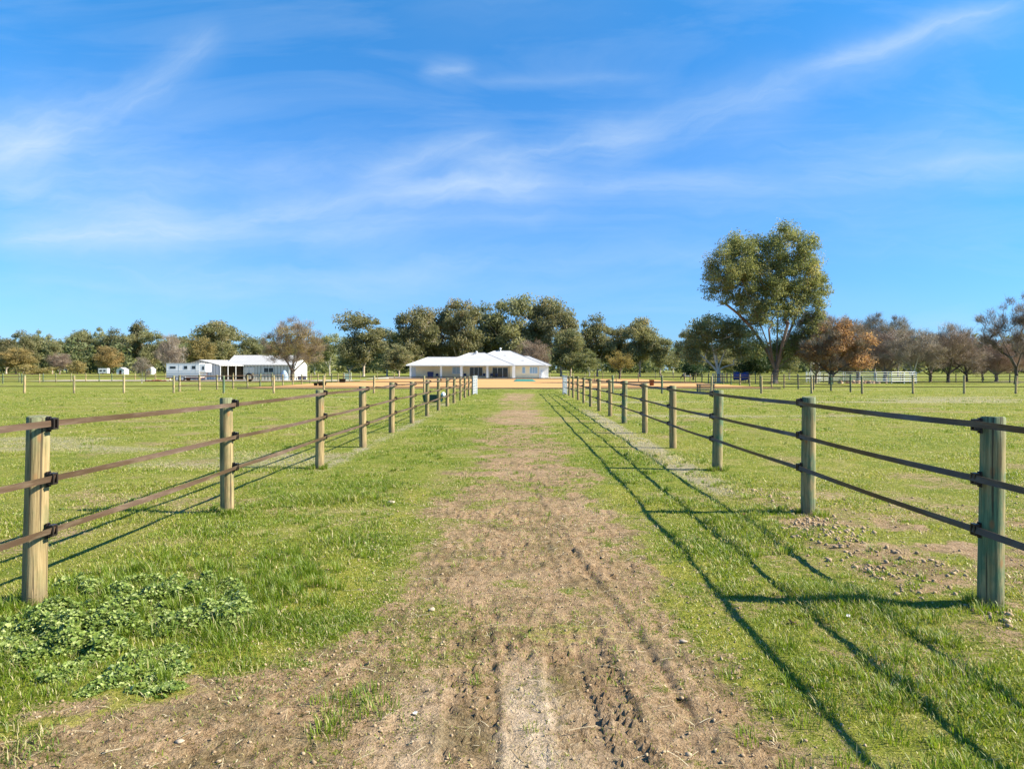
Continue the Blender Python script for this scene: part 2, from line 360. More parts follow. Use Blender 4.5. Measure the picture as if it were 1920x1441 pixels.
# ---------------------------------------------------------------- ground
LX, RX = -3.12, 3.0       # lane fence lines
def dirt_mask(x, y):
    xl = np.interp(y, [2.0, 2.5, 2.9, 3.5, 4.2, 5.2, 11, 30, 52], [-3.6, -2.9, -2.25, -1.5, -1.15, -1.08, -1.05, -1.2, -1.35])
    xr = np.interp(y, [2.0, 2.9, 3.6, 4.6, 7, 10.5, 20, 52], [1.0, .95, .95, 1.1, 1.3, 1.15, 1.0, 1.15])
    n = (fbm(x, y, 1.1, 4, 3)-.5)*1.15+(fbm(x, y, 4.5, 3, 4)-.5)*.5
    e = np.minimum(x-xl, xr-x) + n + np.interp(y, [2.5, 4, 7, 14, 30], [.28, .16, .16, .02, -.1])
    st = np.interp(y, [0, 6.5, 9, 12, 16, 20.5, 22.5, 27.5, 30, 36, 40, 47, 51, 54], [1.05, 1.05, 1.03, .92, .72, .68, 1.0, 1.0, .62, .62, .9, .9, .6, 0])
    inner = sst(-.2, .55, e)
    patch = fbm(x, y, 2.3, 4, 21)
    d = inner*np.clip(st - sst(.52, .68, patch)*.62*np.interp(y, [3, 5, 9], [.3, .6, .8]) - .22*sst(.5, .6, fbm(x, y, 6.5, 3, 23)), 0, 1)
    # poached soil beyond the right fence and thin bare patches elsewhere
    pr = sst(3.0, 3.5, x)*sst(9.5, 6.5, y+.0*x)*sst(9, 6, x)
    d = np.maximum(d, pr*sst(.40, .58, fbm(x, y, 1.9, 5, 33))*.9)
    pr2 = sst(2.1, 2.8, x)*sst(3.6, 3.1, x)*sst(11, 7, y)*sst(2.5, 5, y)
    d = np.maximum(d, pr2*sst(.4, .6, fbm(x, y, 1.9, 4, 35))*.8)
    lane = (np.abs(x) < 3.0)
    d = np.maximum(d, sst(.56, .74, fbm(x, y*1.0, .9, 5, 51))*np.where(lane, .4, .5)*sst(60, 30, y))
    d = np.maximum(d, sst(.9, 1.3, x)*sst(2.9, 2.4, x)*sst(9, 6, y)*sst(.50, .66, fbm(x, y, 2.3, 4, 77))*.42)
    return np.clip(d, 0, 1)
def dry_mask(x, y):
    a = np.exp(-((x-2.52)/.28)**2)*sst(7.5, 10.5, y)*sst(34, 24, y)*1.25*(.45+fbm(x, y, 1.6, 3, 5))
    b = np.exp(-((x+3.05)/.25)**2)*sst(9, 13, y)*sst(34, 22, y)*.62*(.45+fbm(x, y, 1.6, 3, 6))
    c = sst(.60, .72, fbm(x*.4, y*1.1, .22, 4, 61))*.62*(np.abs(x) > 3.2)
    return np.clip(np.maximum(np.maximum(a, b), c), 0, 1)
def moss_mask(x, y):
    xr = np.interp(y, [2.0, 2.9, 3.6, 4.6, 7, 10.5, 20, 52], [1.0, .95, .95, 1.1, 1.3, 1.15, 1.0, 1.15])
    xl = np.interp(y, [2.0, 2.5, 2.9, 3.5, 4.2, 5.2, 11, 30], [-3.6, -2.9, -2.25, -1.5, -1.15, -1.08, -1.05, -1.2])
    e = np.exp(-((x-xr-.05)/.3)**2) + np.exp(-((x-xl+.22)/.3)**2)*.9
    m = e*sst(.46, .62, fbm(x, y, 1.6, 4, 41))*sst(13, 8, y)
    m = m + .55*sst(.56, .7, fbm(x, y, 1.1, 3, 44))*(x > 1)*sst(8, 5, y)
    m = m + np.exp(-((x-.2)/.75)**2)*np.exp(-((y-4.35)/.5)**2)*sst(.42, .6, fbm(x, y, 2.4, 4, 47))*.55
    return np.clip(m, 0, 1)
def rut_paths(y):
    a = np.interp(y, [2, 3.0, 4.3, 6, 8, 10.5, 14], [.80, .78, .66, .46, .26, .13, .08])
    return a
def tread(x, y, d, a):
    amp_n = np.ones_like(x); h = np.zeros_like(x); rut = np.zeros_like(x)
    fade = sst(6.2, 4.2, y)*np.clip(d*1.3, 0, 1)
    for (c0, hw, sg, am, y1) in ((.37, .19, 1, 1.0, 5.2), (-.23, .12, -1, .8, 4.6), (.98, .13, 1, .55, 4.2), (-.75, .13, 1, .3, 4.0)):
        cx = c0 + .03*np.sin(y*.9+c0*5) + (a-.78)*.5; t = (x-cx)/hw
        band = sst(1.06, .92, np.abs(t))*fade*sst(y1+.5, y1-.6, y)
        tw = sst(.22, .5, fbm(x, y, 2.2, 3, int(90+c0*10)))*am
        off = .030*(fbm(x, y, 5, 3, 80)-.5)*4
        ph = (y + np.abs(t)*hw*.75*sg + off + .034*(t > 0))/.078
        lug = sst(-.15, .35, np.sin(ph*2*math.pi))*sst(.06, .16, np.abs(t))
        crum = sst(.30, .62, vnoise(x*13+5, y*13, 73)*.6+vnoise(x*31, y*31, 74)*.4); lug = lug*crum
        h = h + band*tw*(-.014 + .024*lug)
        h = h + fade*sst(y1+.6, y1-1.2, y)*am*.007*np.exp(-((np.abs(t)-1.14)/.11)**2)
        rut = rut + band*tw*(1-lug)*.38; amp_n = amp_n*(1-.45*band*tw)
    # thin dark wheel-edge line and the smooth compacted strip beside it
    ln = np.exp(-((x+.105+.012*np.sin(y*7))/.016)**2)*sst(4.3, 3.0, y)*sst(.25, .6, vnoise(x*5, y*6, 66)); h = h-.007*ln; rut = rut+.4*ln
    pk = (sst(.17, .07, np.abs(x-.03+.12*(fbm(x, y, 4, 3, 68)-.5)))*sst(4.2, 3.4, y)*.8 + np.exp(-((x-.22)/.22)**2)*sst(3.6, 3.2, y)*.5 + np.exp(-((x+.45)/.16)**2)*sst(3.9, 3.3, y)*.5)*np.clip(d*1.2, 0, 1)*(.1+1.3*fbm(x, y, 3.5, 5, 67))
    amp_n = amp_n*(1-.6*np.clip(pk, 0, 1))
    return amp_n, (h, rut), np.clip(pk, 0, 1)
def ground_z(x, y, fine=True):
    z = .05*(fbm(x, y, .12, 3, 1)-.5)*sst(2, 14, y) + .03*(fbm(x, y, .8, 3, 2)-.5)
    z = z + np.clip(y-130, 0, 1e9)*.0035*sst(2500, 600, y)
    rut = np.zeros_like(z)
    if fine:
        d = dirt_mask(x, y)
        z = z + .014*(fbm(x, y, 5, 4, 9)-.5) 
        nearf = sst(7.5, 4.8, y)*d
        a = rut_paths(y)
        w1 = np.exp(-((x-a+.03*(fbm(x, y, 3, 2, 71)-.5))/.026)**2)*sst(13, 9, y)*sst(.42, .70, vnoise(x*2, y*1.7, 70))*(.35+.65*sst(-.3, .5, np.sin(y*80+x*30))); z = z-.022*w1; rut = rut+w1*.5
        z = z+.006*np.exp(-((x-a-.07)/.04)**2)*sst(11, 8, y)
        noise_amp, h_all, pk = tread(x, y, d, a)
        z = z + d*(.030*(fbm(x, y, 10, 3, 10)-.5)+.034*(fbm(x, y, 26, 2, 12)-.5)*(.35+1.3*vnoise(x*1.7, y*1.7, 15)))*np.interp(y, [2, 8, 20], [1, 1, 0])*noise_amp
        z = z + h_all[0]; rut = rut + h_all[1]
        cl = np.exp(-((x-2.9)/.3)**2)*sst(12, 7, y)*sst(3, 4.6, y)*.035*fbm(x, y, 3, 3, 13); z = z+cl
        z = z + sst(3.0, 3.6, x)*sst(10, 7, y)*.02*(fbm(x, y, 7, 3, 14)-.4)
    return z, np.clip(rut, 0, 1)
rows = [-60, -30, -12, -5, -1, .6, 1.4, 1.9, 2.2]; y = 2.35
while y < 3500:
    rows.append(y); y += max(.0125, min(y*.0078, 60)) if y < 60 else y*.03
cols = [0.0]; x = 0; st = .0125
while x < 2600:
    if x > 2.0: st *= 1.028
    x += st; cols.append(x)
cols = np.array([-c for c in cols[:0:-1]] + cols); rows = np.array(rows)
X, Y = np.meshgrid(cols, rows)
Z, RUT = ground_z(X, Y)
Z = np.where(Y < 2.3, Z*.3, Z)
nr, nc = X.shape
idx = np.arange(nr*nc).reshape(nr, nc)
Fq = np.stack([idx[:-1, :-1], idx[:-1, 1:], idx[1:, 1:], idx[1:, :-1]], -1).reshape(-1, 4)
me = np_mesh('ground', np.stack([X, Y, Z], -1).reshape(-1, 3), Fq, M['ground'],
             {'dirt': dirt_mask(X, Y).ravel(), 'moss': moss_mask(X, Y).ravel(), 'dry': dry_mask(X, Y).ravel(), 'rut': RUT.ravel(), 'pack': tread(X, Y, dirt_mask(X, Y), rut_paths(Y))[2].ravel()}, smooth=True)
tag(link('ground', me), kind='structure')

def gz(x, y): return float(ground_z(np.array([float(x)]), np.array([float(y)]))[0][0])
def sheet(name, x0, x1, y0, y1, material, off=.03, nx=24, ny=30, wob=.5, seed=1):
    xs = np.linspace(x0, x1, nx); ys = np.linspace(y0, y1, ny); A, B = np.meshgrid(xs, ys)
    A = A.copy(); B = B.copy()
    A[:, 0] += (fbm(B[:, 0], B[:, 0]*0, .3, 3, seed)-.5)*wob*2; A[:, -1] += (fbm(B[:, -1], B[:, -1]*0, .3, 3, seed+1)-.5)*wob*2
    B[0, :] += (fbm(A[0, :], A[0, :]*0, .3, 3, seed+2)-.5)*wob; B[-1, :] += (fbm(A[-1, :], A[-1, :]*0, .3, 3, seed+3)-.5)*wob
    Zs = ground_z(A, B)[0]*0 + off + np.clip(B-130, 0, 1e9)*.0035
    i = np.arange(nx*ny).reshape(ny, nx)
    f = np.stack([i[:-1, :-1], i[:-1, 1:], i[1:, 1:], i[1:, :-1]], -1).reshape(-1, 4)
    return tag(link(name, np_mesh(name, np.stack([A, B, Zs], -1).reshape(-1, 3), f, material)), kind='structure')
sheet('riding_arena', -24.2, 22.5, 64.5, 138, M['arena'], .055, wob=.8)
sheet('gravel_apron', -30, 9, 141, 170, M['gravel'], .075, seed=8)
sheet('gravel_drive', -75, -26, 113.5, 126, M['gravel'], .06, seed=12, wob=1.5)

# ---------------------------------------------------------------- grass (nobody could count it)
def blade_batch(n_try, y0, y1, margin, hgt, wid, segs, seed, clump=6, spread=.03):
    r = np.random.RandomState(seed)
    nt_ = n_try//clump
    yv = np.sqrt(r.rand(nt_)*(y1*y1-y0*y0)+y0*y0)
    xv = (r.rand(nt_)*2-1)*(yv*.70+margin)
    x = np.repeat(xv, clump)+r.randn(nt_*clump)*spread; y = np.repeat(yv, clump)+r.randn(nt_*clump)*spread
    tseed = np.repeat(r.rand(nt_), clump)
    D = dirt_mask(x, y); DR = dry_mask(x, y); MO = moss_mask(x, y)
    pat = fbm(x, y, 1.4, 4, 100); big = fbm(x, y, .35, 3, 101)
    keep = (1-np.clip(D*1.15, 0, 1))**1.5*np.clip(.30+1.7*(pat-.32), .12, 1)*(1-.55*MO)*(1-.45*DR)
    keep = keep*(1-.5*np.exp(-(((x+2.35)/.85)**2+((y-4.75)/.5)**2)**2))
    keep = np.where(D > .3, np.maximum(keep, .06+.14*(pat > .56)), keep)
    k = r.rand(len(x)) < keep
    x, y, tseed, D, DR, pat, big = x[k], y[k], tseed[k], D[k], DR[k], pat[k], big[k]
    n = len(x)
    lane = (x > LX-.3) & (x < RX-.25)
    edge = np.exp(-((np.abs(x+.0)-2.1)/.75)**2)
    hh = np.where(lane, .019+.029*edge*sst(.45, .70, pat), .016+.014*sst(.45, .65, pat))*hgt
    hh = hh*np.where((x < -1.3) & lane & (y < 9), 1.35, 1)
    # longer tufts hugging the posts
    hh = hh*(.55+.9*r.rand(n))*(.7+.6*tseed)*(1-.45*D)
    z = ground_z(x, y)[0]-.004
    ang = r.rand(n)*2*math.pi; lean = (.3+1.0*r.rand(n))*hh
    ca, sa = np.cos(ang), np.sin(ang); wdt = wid*(.6+.8*r.rand(n))
    ta = ang+math.pi/2+r.randn(n)*.5; tx, ty = np.cos(ta)*wdt/2, np.sin(ta)*wdt/2
    tint = np.clip(.42+.55*(big-.35)*1.1 + .28*r.randn(n)*.6 + .12*(tseed-.5) + .25*np.where(lane, -.15, .75) - .5*(pat-.5) + .35*(fbm(x, y, 3.1, 3, 133)-.5), 0, .82)
    dead = r.rand(n) < (.11+.16*D+.75*DR*.8+.05*(~lane)); tint = np.where(dead, .9+.1*r.rand(n), tint)
    P = lambda f, hfr: (x+ca*lean*f, y+sa*lean*f, z+hh*hfr)
    if segs == 1:
        a = P(0, 0); c = P(1, 1)
        V = np.stack([np.stack([a[0]-tx, a[1]-ty, a[2]], -1), np.stack([a[0]+tx, a[1]+ty, a[2]], -1), np.stack(c, -1)], 1)
        Fb = np.array([[0, 1, 2]]); kv = 3
    else:
        a = P(0, 0); b_ = P(.35, .6); c = P(1, 1-.0)
        V = np.stack([np.stack([a[0]-tx, a[1]-ty, a[2]], -1), np.stack([a[0]+tx, a[1]+ty, a[2]], -1),
                      np.stack([b_[0]-tx*.8, b_[1]-ty*.8, b_[2]], -1), np.stack([b_[0]+tx*.8, b_[1]+ty*.8, b_[2]], -1), np.stack(c, -1)], 1)
        Fb = np.array([[0, 1, 3], [0, 3, 2], [2, 3, 4]]); kv = 5
    F = (Fb[None]+np.arange(n)[:, None, None]*kv).reshape(-1, 3)
    return V.reshape(-1, 3), F, np.repeat(tint, kv)
VS, FS, TS, off = [], [], [], 0
for args in ((520000, 2.3, 5.2, 1.2, 1.0, .0042, 3, 1, 7, .022), (420000, 5.2, 10, 1.2, 1.0, .0062, 3, 2, 7, .03), (420000, 10, 18, 2, 1.0, .011, 1, 3, 6, .05),
             (330000, 18, 34, 3, 1.05, .020, 1, 4, 5, .09), (220000, 34, 62, 4, 1.1, .040, 1, 5, 4, .16)):
    v, f, t = blade_batch(*args); VS.append(v); FS.append(f+off); TS.append(t); off += len(v)
gv = np.concatenate(VS); gf = np.concatenate(FS); gt = np.concatenate(TS)
tag(link('meadow_grass', np_mesh('meadow_grass', gv, gf, M['grass'], {'tint': gt})), 'short green winter grass covering the lane sides and paddocks', 'grass', kind='stuff')
# longer tufts at post feet and scattered
def tufts(name, spots, seed, label):
    r = np.random.RandomState(seed); Vl, Fl, Tl = [], [], []; k = 0
    for (cx, cy, rad, h, nb, dry) in spots:
        n = nb; a = r.rand(n)*6.283; q = np.sqrt(r.rand(n))*rad
        x = cx+np.cos(a)*q; y = cy+np.sin(a)*q; z = ground_z(x, y)[0]-.003
        hh = h*(.5+.7*r.rand(n)); an = a+r.randn(n)*.8; ln = hh*(.2+.6*r.rand(n)); w_ = (.003+.002*r.rand(n))*max(1, cy/7)
        ta = an+1.57; tx, ty = np.cos(ta)*w_/2, np.sin(ta)*w_/2; ca, sa = np.cos(an)*ln, np.sin(an)*ln
        V = np.stack([np.stack([x-tx, y-ty, z], -1), np.stack([x+tx, y+ty, z], -1), np.stack([x+ca*.35-tx*.8, y+sa*.35-ty*.8, z+hh*.62], -1), np.stack([x+ca*.35+tx*.8, y+sa*.35+ty*.8, z+hh*.62], -1), np.stack([x+ca, y+sa, z+hh*.95], -1)], 1)
        Vl.append(V.reshape(-1, 3)); Fl.append((np.array([[0, 1, 3], [0, 3, 2], [2, 3, 4]])[None]+(np.arange(n)[:, None, None])*5+k).reshape(-1, 3)); k += n*5
        t = np.clip(.22+.25*r.rand(n), 0, 1); t = np.where(r.rand(n) < dry, .93, t); Tl.append(np.repeat(t, 5))
    return tag(link(name, np_mesh(name, np.concatenate(Vl), np.concatenate(Fl), M['grass'], {'tint': np.concatenate(Tl)})), label, 'grass', kind='stuff')
sp_ = []
rr = random.Random(5)
for i in range(330):
    y = 2.5+rr.random()**1.5*11; s = rr.choice((-1, 1)); x = s*(1.35+rr.random()*1.75); tall = rr.random()
    if s < 0 and y < 3.6: x = -2.6+rr.random()*.5
    sp_.append((x, y, .03+.06*rr.random(), .035+.055*tall**2, int(25+40*rr.random()), .1))
for i in range(46):
    y = 3.0+rr.random()*8; x = -.95+rr.random()*2.0; sp_.append((x, y, .03+.05*rr.random(), .03+.035*rr.random(), 22, .15))
for i in range(300):
    y = 3.8+rr.random()**.8*17; x = -1.1+rr.random()*2.2; sp_.append((x, y, .06+.10*rr.random(), .02+.02*rr.random(), 24, .2))
for (x, y) in ((-.78, 3.2), (-.85, 3.35), (-.7, 3.45), (-.8, 3.1), (-.62, 3.3)): sp_.append((x, y, .10, .055, 90, .1))
for (x, y) in ((LX, 4.8), (LX, 7.9), (RX, 4.75), (RX, 7.8), (RX, 11.35), (LX, 11.6)):
    for k in range(7): sp_.append((x+rr.uniform(-.15, .15), y-.06+rr.uniform(-.1, .12), .05, .08, 50, .1))
for i in range(70): sp_.append((-3.2+1.8*rr.random(), 4.9+rr.uniform(-.7, .7), .05, .10, 45, .08))
for i in range(60): sp_.append((-2.1+rr.uniform(-.9, .9), 5.3+rr.uniform(-.5, .8), .06, .09, 60, .05))
for i in range(40): sp_.append((1.25+rr.uniform(-.35, 1.2), 3.0+rr.uniform(-.4, .9), .07, .05, 60, .06))
for i in range(420):
    y = 5+rr.random()**.8*40; s = rr.choice((-1, 1)); x = s*(3.3+rr.random()*(y*.72-1.5)) if y > 6 else s*(3.3+rr.random()*2)
    sp_.append((x, y, .06+.012*y*rr.random(), .035+.03*rr.random()+.0006*y, int(16+22*rr.random()), .1))
tufts('grass_tufts', sp_, 3, 'longer tufts of grass beside the track and around the post feet')

# broadleaf weeds, left foreground
def weeds(spots, seed):
    r = np.random.RandomState(seed); Vl, Fl, Tl = [], [], []; k = 0
    for (cx, cy, rx, ry, h, n) in spots:
        a = r.rand(n)*6.283; q = np.sqrt(r.rand(n)); x = cx+np.cos(a)*q*rx; y = cy+np.sin(a)*q*ry
        bumpy = .22+1.2*sst(.3, .7, fbm(x, y, 7, 3, seed))
        z = ground_z(x, y)[0]+.8*h*(1-q**2*.75)*bumpy*(.35+.65*r.rand(n)**.5)
        s = .005+.007*r.rand(n)+.006*(r.rand(n) < .08)
        nrm = np.stack([r.randn(n)*.55, r.randn(n)*.55-.2, np.ones(n)], -1); nrm /= np.linalg.norm(nrm, axis=1)[:, None]
        t1 = np.cross(nrm, r.randn(n, 3)); t1 /= np.linalg.norm(t1, axis=1)[:, None]; t2 = np.cross(nrm, t1)
        c = np.stack([x, y, z], -1); V = [c]
        for j in range(9):
            an = j/9*6.283; rad = (1.0 if j % 2 == 0 else .68)*(1.25 if j == 0 else 1)
            V.append(c+(t1*math.cos(an)+t2*math.sin(an))*(s*rad)[:, None]+nrm*(s*.22)[:, None])
        V = np.stack(V, 1); Fb = np.array([[0, 1+j, 1+(j+1) % 9] for j in range(9)])
        Vl.append(V.reshape(-1, 3)); Fl.append((Fb[None]+np.arange(n)[:, None, None]*10+k).reshape(-1, 3)); k += n*10
        Tl.append(np.repeat(np.clip(.42+.33*r.randn(n), 0, 1), 10))
    return np_mesh('broadleaf_weeds', np.concatenate(Vl), np.concatenate(Fl), M['weed'], {'tint': np.concatenate(Tl)})
wsp = []
for i in range(120):
    px = rr.uniform(60, 450); py = rr.uniform(1095, 1185) + (px < 200)*rr.uniform(0, 60)
    d = 2100/(py-HZ); wsp.append(((px-CX)*d/F_PX, d, rr.uniform(.07, .15), rr.uniform(.07, .13), rr.uniform(.07, .125), rr.randint(300, 520)))
for i in range(46):
    px = rr.uniform(-60, 130); py = rr.uniform(1170, 1270); d = 2100/(py-HZ); wsp.append(((px-CX)*d/F_PX, d, rr.uniform(.06, .12), .08, rr.uniform(.03, .07), 200))
for i in range(26):
    px = rr.uniform(150, 340); py = rr.uniform(1215, 1300); d = 2100/(py-HZ); wsp.append(((px-CX)*d/F_PX, d, rr.uniform(.05, .10), .06, rr.uniform(.03, .06), 180))
for i in range(30): wsp.append((rr.uniform(-5.5, -2.0), rr.uniform(4, 9), .06, .05, .025, 40))
tag(link('broadleaf_weeds', weeds(wsp, 9)), 'low clump of round-leaved green weeds by the left end of the track', 'weeds', kind='stuff')

# straw stalks
def stalks(n, seed):
    r = np.random.RandomState(seed); V, F, T = [], [], []; k = 0
    x = np.concatenate([r.uniform(-2.4, 1.1, n//2), r.uniform(-6, 6, n//2)]); y = 2.5+np.concatenate([r.rand(n//2)**1.2*6, r.rand(n//2)*9])
    L = .02+.12*r.rand(n)**4; a = r.rand(n)*3.14; z = ground_z(x, y)[0]+.006
    w_ = .0008+.0010*r.rand(n)+.0010*(y > 6); dx, dy = np.cos(a)*L/2, np.sin(a)*L/2; nx, ny = -np.sin(a)*w_, np.cos(a)*w_
    b = .006*r.rand(n)
    V = np.stack([np.stack([x-dx-nx, y-dy-ny, z], -1), np.stack([x-dx+nx, y-dy+ny, z], -1), np.stack([x+b-nx, y-ny, z+b], -1), np.stack([x+b+nx, y+ny, z+b], -1), np.stack([x+dx-nx, y+dy-ny, z], -1), np.stack([x+dx+nx, y+dy+ny, z], -1)], 1)
    F = (np.array([[0, 1, 3, 2], [2, 3, 5, 4]])[None]+np.arange(n)[:, None, None]*6).reshape(-1, 4)
    return np_mesh('dry_straw', V.reshape(-1, 3), F, M['straw'], {'tint': np.repeat(r.rand(n), 6)})
tag(link('dry_straw', stalks(3600, 4)), 'loose dry straw and stalks lying on the dirt track', 'straw', kind='stuff')

# soil clods along the right fence
ICO = None
def ico(sub=1):
    import bmesh
    bm = bmesh.new(); bmesh.ops.create_icosphere(bm, subdivisions=sub, radius=1); bm.verts.ensure_lookup_table()
    v = np.array([w_.co[:] for w_ in bm.verts]); f = np.array([[q.index for q in p.verts] for p in bm.faces]); bm.free(); return v, f
iv, if_ = ico(2); iv1, if1 = ico(1)
def lumps(name, spots, material, seed, flat=.7, rough=False):
    r = np.random.RandomState(seed); Vl, Fl = [], []; iv, if_ = (iv1, if1) if rough else (globals()['iv'], globals()['if_'])
    for k, (x, y, s) in enumerate(spots):
        n = iv*(1+.22*np.sin(iv[:, [1, 2, 0]]*3.1+r.rand(3)*6)+.14*np.sin(iv[:, [2, 0, 1]]*7.3+r.rand(3)*6))
        if rough: n = n*(1+.20*r.randn(len(n), 1)).clip(.6, 1.5)
        n = n*np.array([1, .6+.5*r.rand(), flat*(.6+.6*r.rand())])*s; a = r.rand()*6.28; c, q = math.cos(a), math.sin(a)
        n = np.stack([n[:, 0]*c-n[:, 1]*q+x, n[:, 0]*q+n[:, 1]*c+y, n[:, 2]+s*.25], -1); Vl.append(n); Fl.append(if_+k*len(iv))
    V = np.concatenate(Vl); xs = np.repeat([s[0] for s in spots], len(iv)); ys = np.repeat([s[1] for s in spots], len(iv))
    V[:, 2] += ground_z(xs, ys)[0]
    return np_mesh(name, V, np.concatenate(Fl), material)
cs = []
for i in range(900):
    y = rr.uniform(4.3, 9.5); x = 2.85+rr.gauss(0, .20)+(.35*rr.random() if rr.random() < .4 else 0)
    if fbm(np.array([x]), np.array([y]), 2.0, 3, 200)[0] < .47: continue
    cs.append((x, y, .007+.020*rr.random()**2.2))
for (cx, cy) in ((2.78, 5.5), (2.85, 5.35), (2.7, 5.65), (2.86, 7.2), (2.8, 6.9), (2.83, 6.6), (3.4, 4.5), (3.3, 4.35), (2.45, 6.9)):
    for i in range(44): cs.append((cx+rr.gauss(0, .16), cy+rr.gauss(0, .16), (.006+.018*rr.random()**2)))
for i in range(700): cs.append((rr.uniform(3.1, 6.5), rr.uniform(4.0, 9), .006+.011*rr.random()**2))
for i in range(3800):
    y = 2.4+7*rr.random()**1.4; x = rr.uniform(-1.5-(.9 if y < 3.4 else 0), 1.4); cs.append((x, y, .003+.008*rr.random()**2.5))
tag(link('soil_clods', lumps('soil_clods', cs, M['clod'], 5, .8, True)), 'crumbly brown clods of soil scattered along the right fence', 'soil clods', kind='stuff')
for (px, py, s, lab) in ((810, 1146, .021, 'flat pale stone lying alone on the left side of the dirt track'), (337, 1389, .019, 'small cream pebble in the bare soil at the bottom left'),
                         (1281, 1203, .020, 'upright tan pebble at the right edge of the track'), (733, 945, .045, 'pale broken stone in the grass left of the track')):
    d = 2100/(py-HZ); x = (px-CX)*d/F_PX; me = lumps('stone', [(0, 0, s)], M['stone'], int(px), .45)
    for v in me.vertices: v.co.z -= gz(0, 0)
    o = link('stone', me, None, (x, d, gz(x, d)+.002)); tag(o, lab, 'stone')
def leaf_obj(px, py, s, material, name, lab, cat):
    d = 2100/(py-HZ); x = (px-CX)*d/F_PX; mb = MB(); r = random.Random(px); n = 11
    ring = [(math.cos(i/n*6.283)*s*(1 if i % 2 else .66), math.sin(i/n*6.283)*s*.7*(1 if i % 2 else .7), s*.5*abs(math.sin(i/n*6.283+.6))) for i in range(n)]
    top = [(a, b, c+.0015) for a, b, c in ring]
    mb.v = [(0, 0, .002)]+ring+[(0, 0, .0035)]+top
    for i in range(n):
        j = (i+1) % n; mb.f += [(0, 1+j, 1+i), (n+1, n+2+i, n+2+j), (1+i, 1+j, n+2+j, n+2+i)]
    o = mb.build(name, material, None, loc=(x, d, gz(x, d)+.008)); o.rotation_euler = (.5, .1, r.random()*6); tag(o, lab, cat)
leaf_obj(1485, 1170, .032, M['dead_leaf'], 'dead_leaf', 'curled brown dead leaf in the grass near the right post shadow', 'leaf')
leaf_obj(1395, 968, .035, M['dead_leaf'], 'dead_leaf', 'brown dead leaf on the grass left of the second right post', 'leaf')
leaf_obj(1590, 1157, .022, M['paper'], 'pale_leaf', 'tiny whitish leaf on the grass below the long post shadow', 'leaf')
leaf_obj(778, 1338, .014, M['paper'], 'paper_scrap', 'tiny white paper scrap on the bare dirt of the track', 'litter')

# ---------------------------------------------------------------- fences
def post_mesh(name, r, h, material, seed, seg=28, depth=.35, chamfer=.008):
    rn = random.Random(seed); mb = MB(); ph = [rn.random()*6.28 for _ in range(6)]
    zs = [-depth, -.02] + [h*i/7 for i in range(1, 7)] + [h-chamfer, h]
    ring = []
    for k, z in enumerate(zs):
        taper = 1+.05*(1-z/h)+.015*math.sin(z*4+ph[0]); rad = r*taper-(chamfer if k == len(zs)-1 else 0)
        for i in range(seg):
            t = 2*math.pi*i/seg; q = rad*(1+.018*math.sin(2*t+ph[1]+z)+.010*math.sin(5*t+ph[2]+z*2))
            mb.v.append((q*math.cos(t)+.006*math.sin(z*2+ph[3]), q*math.sin(t)+.006*math.sin(z*1.7+ph[4]), z+(.004*math.sin(t+ph[5]) if z > h*.9 else 0)))
    for k in range(len(zs)-1):
        for i in range(seg): mb.f.append((k*seg+i, k*seg+(i+1) % seg, (k+1)*seg+(i+1) % seg, (k+1)*seg+i))
    mb.f.append(tuple((len(zs)-1)*seg+i for i in range(seg)))
    me = mb.mesh(name, material)
    me.polygons.foreach_set('use_smooth', [True]*(len(me.polygons)-1)+[False]); return me
tan = [post_mesh('post', .067, 1.21, M['post_tan'], i) for i in range(4)]
grn = [post_mesh('post', .074, 1.215, M['post_green'], 20+i) for i in range(3)]
def insulator_mesh():
    mb = MB()     # outward = +x
    mb.box(0, .010, -.024, .024, -.060, .052); mb.box(.010, .030, -.020, .020, -.038, .036)
    mb.box(.030, .052, -.028, -.018, -.036, .036); mb.box(.030, .052, .018, .028, -.036, .036)
    mb.box(.044, .058, -.032, .032, .030, .042); mb.box(.044, .058, -.032, .032, -.042, -.030)
    mb.box(.052, .060, -.030, -.014, -.030, .030); mb.box(.052, .060, .014, .030, -.030, .030)
    mb.tube([(.010, 0, -.052), (.022, 0, -.052)], .007, 8); mb.tube([(.010, 0, .045), (.022, 0, .045)], .007, 8)
    mb.tube([(.03, -.033, .038), (.03, .033, .038)], .006, 8); mb.tube([(.03, -.033, -.04), (.03, .033, -.04)], .006, 8)
    return mb.mesh('insulator', M['black'])
INS = insulator_mesh(); INS.transform(Matrix.Scale(.88, 4)); HTS = (1.155, .815, .485)
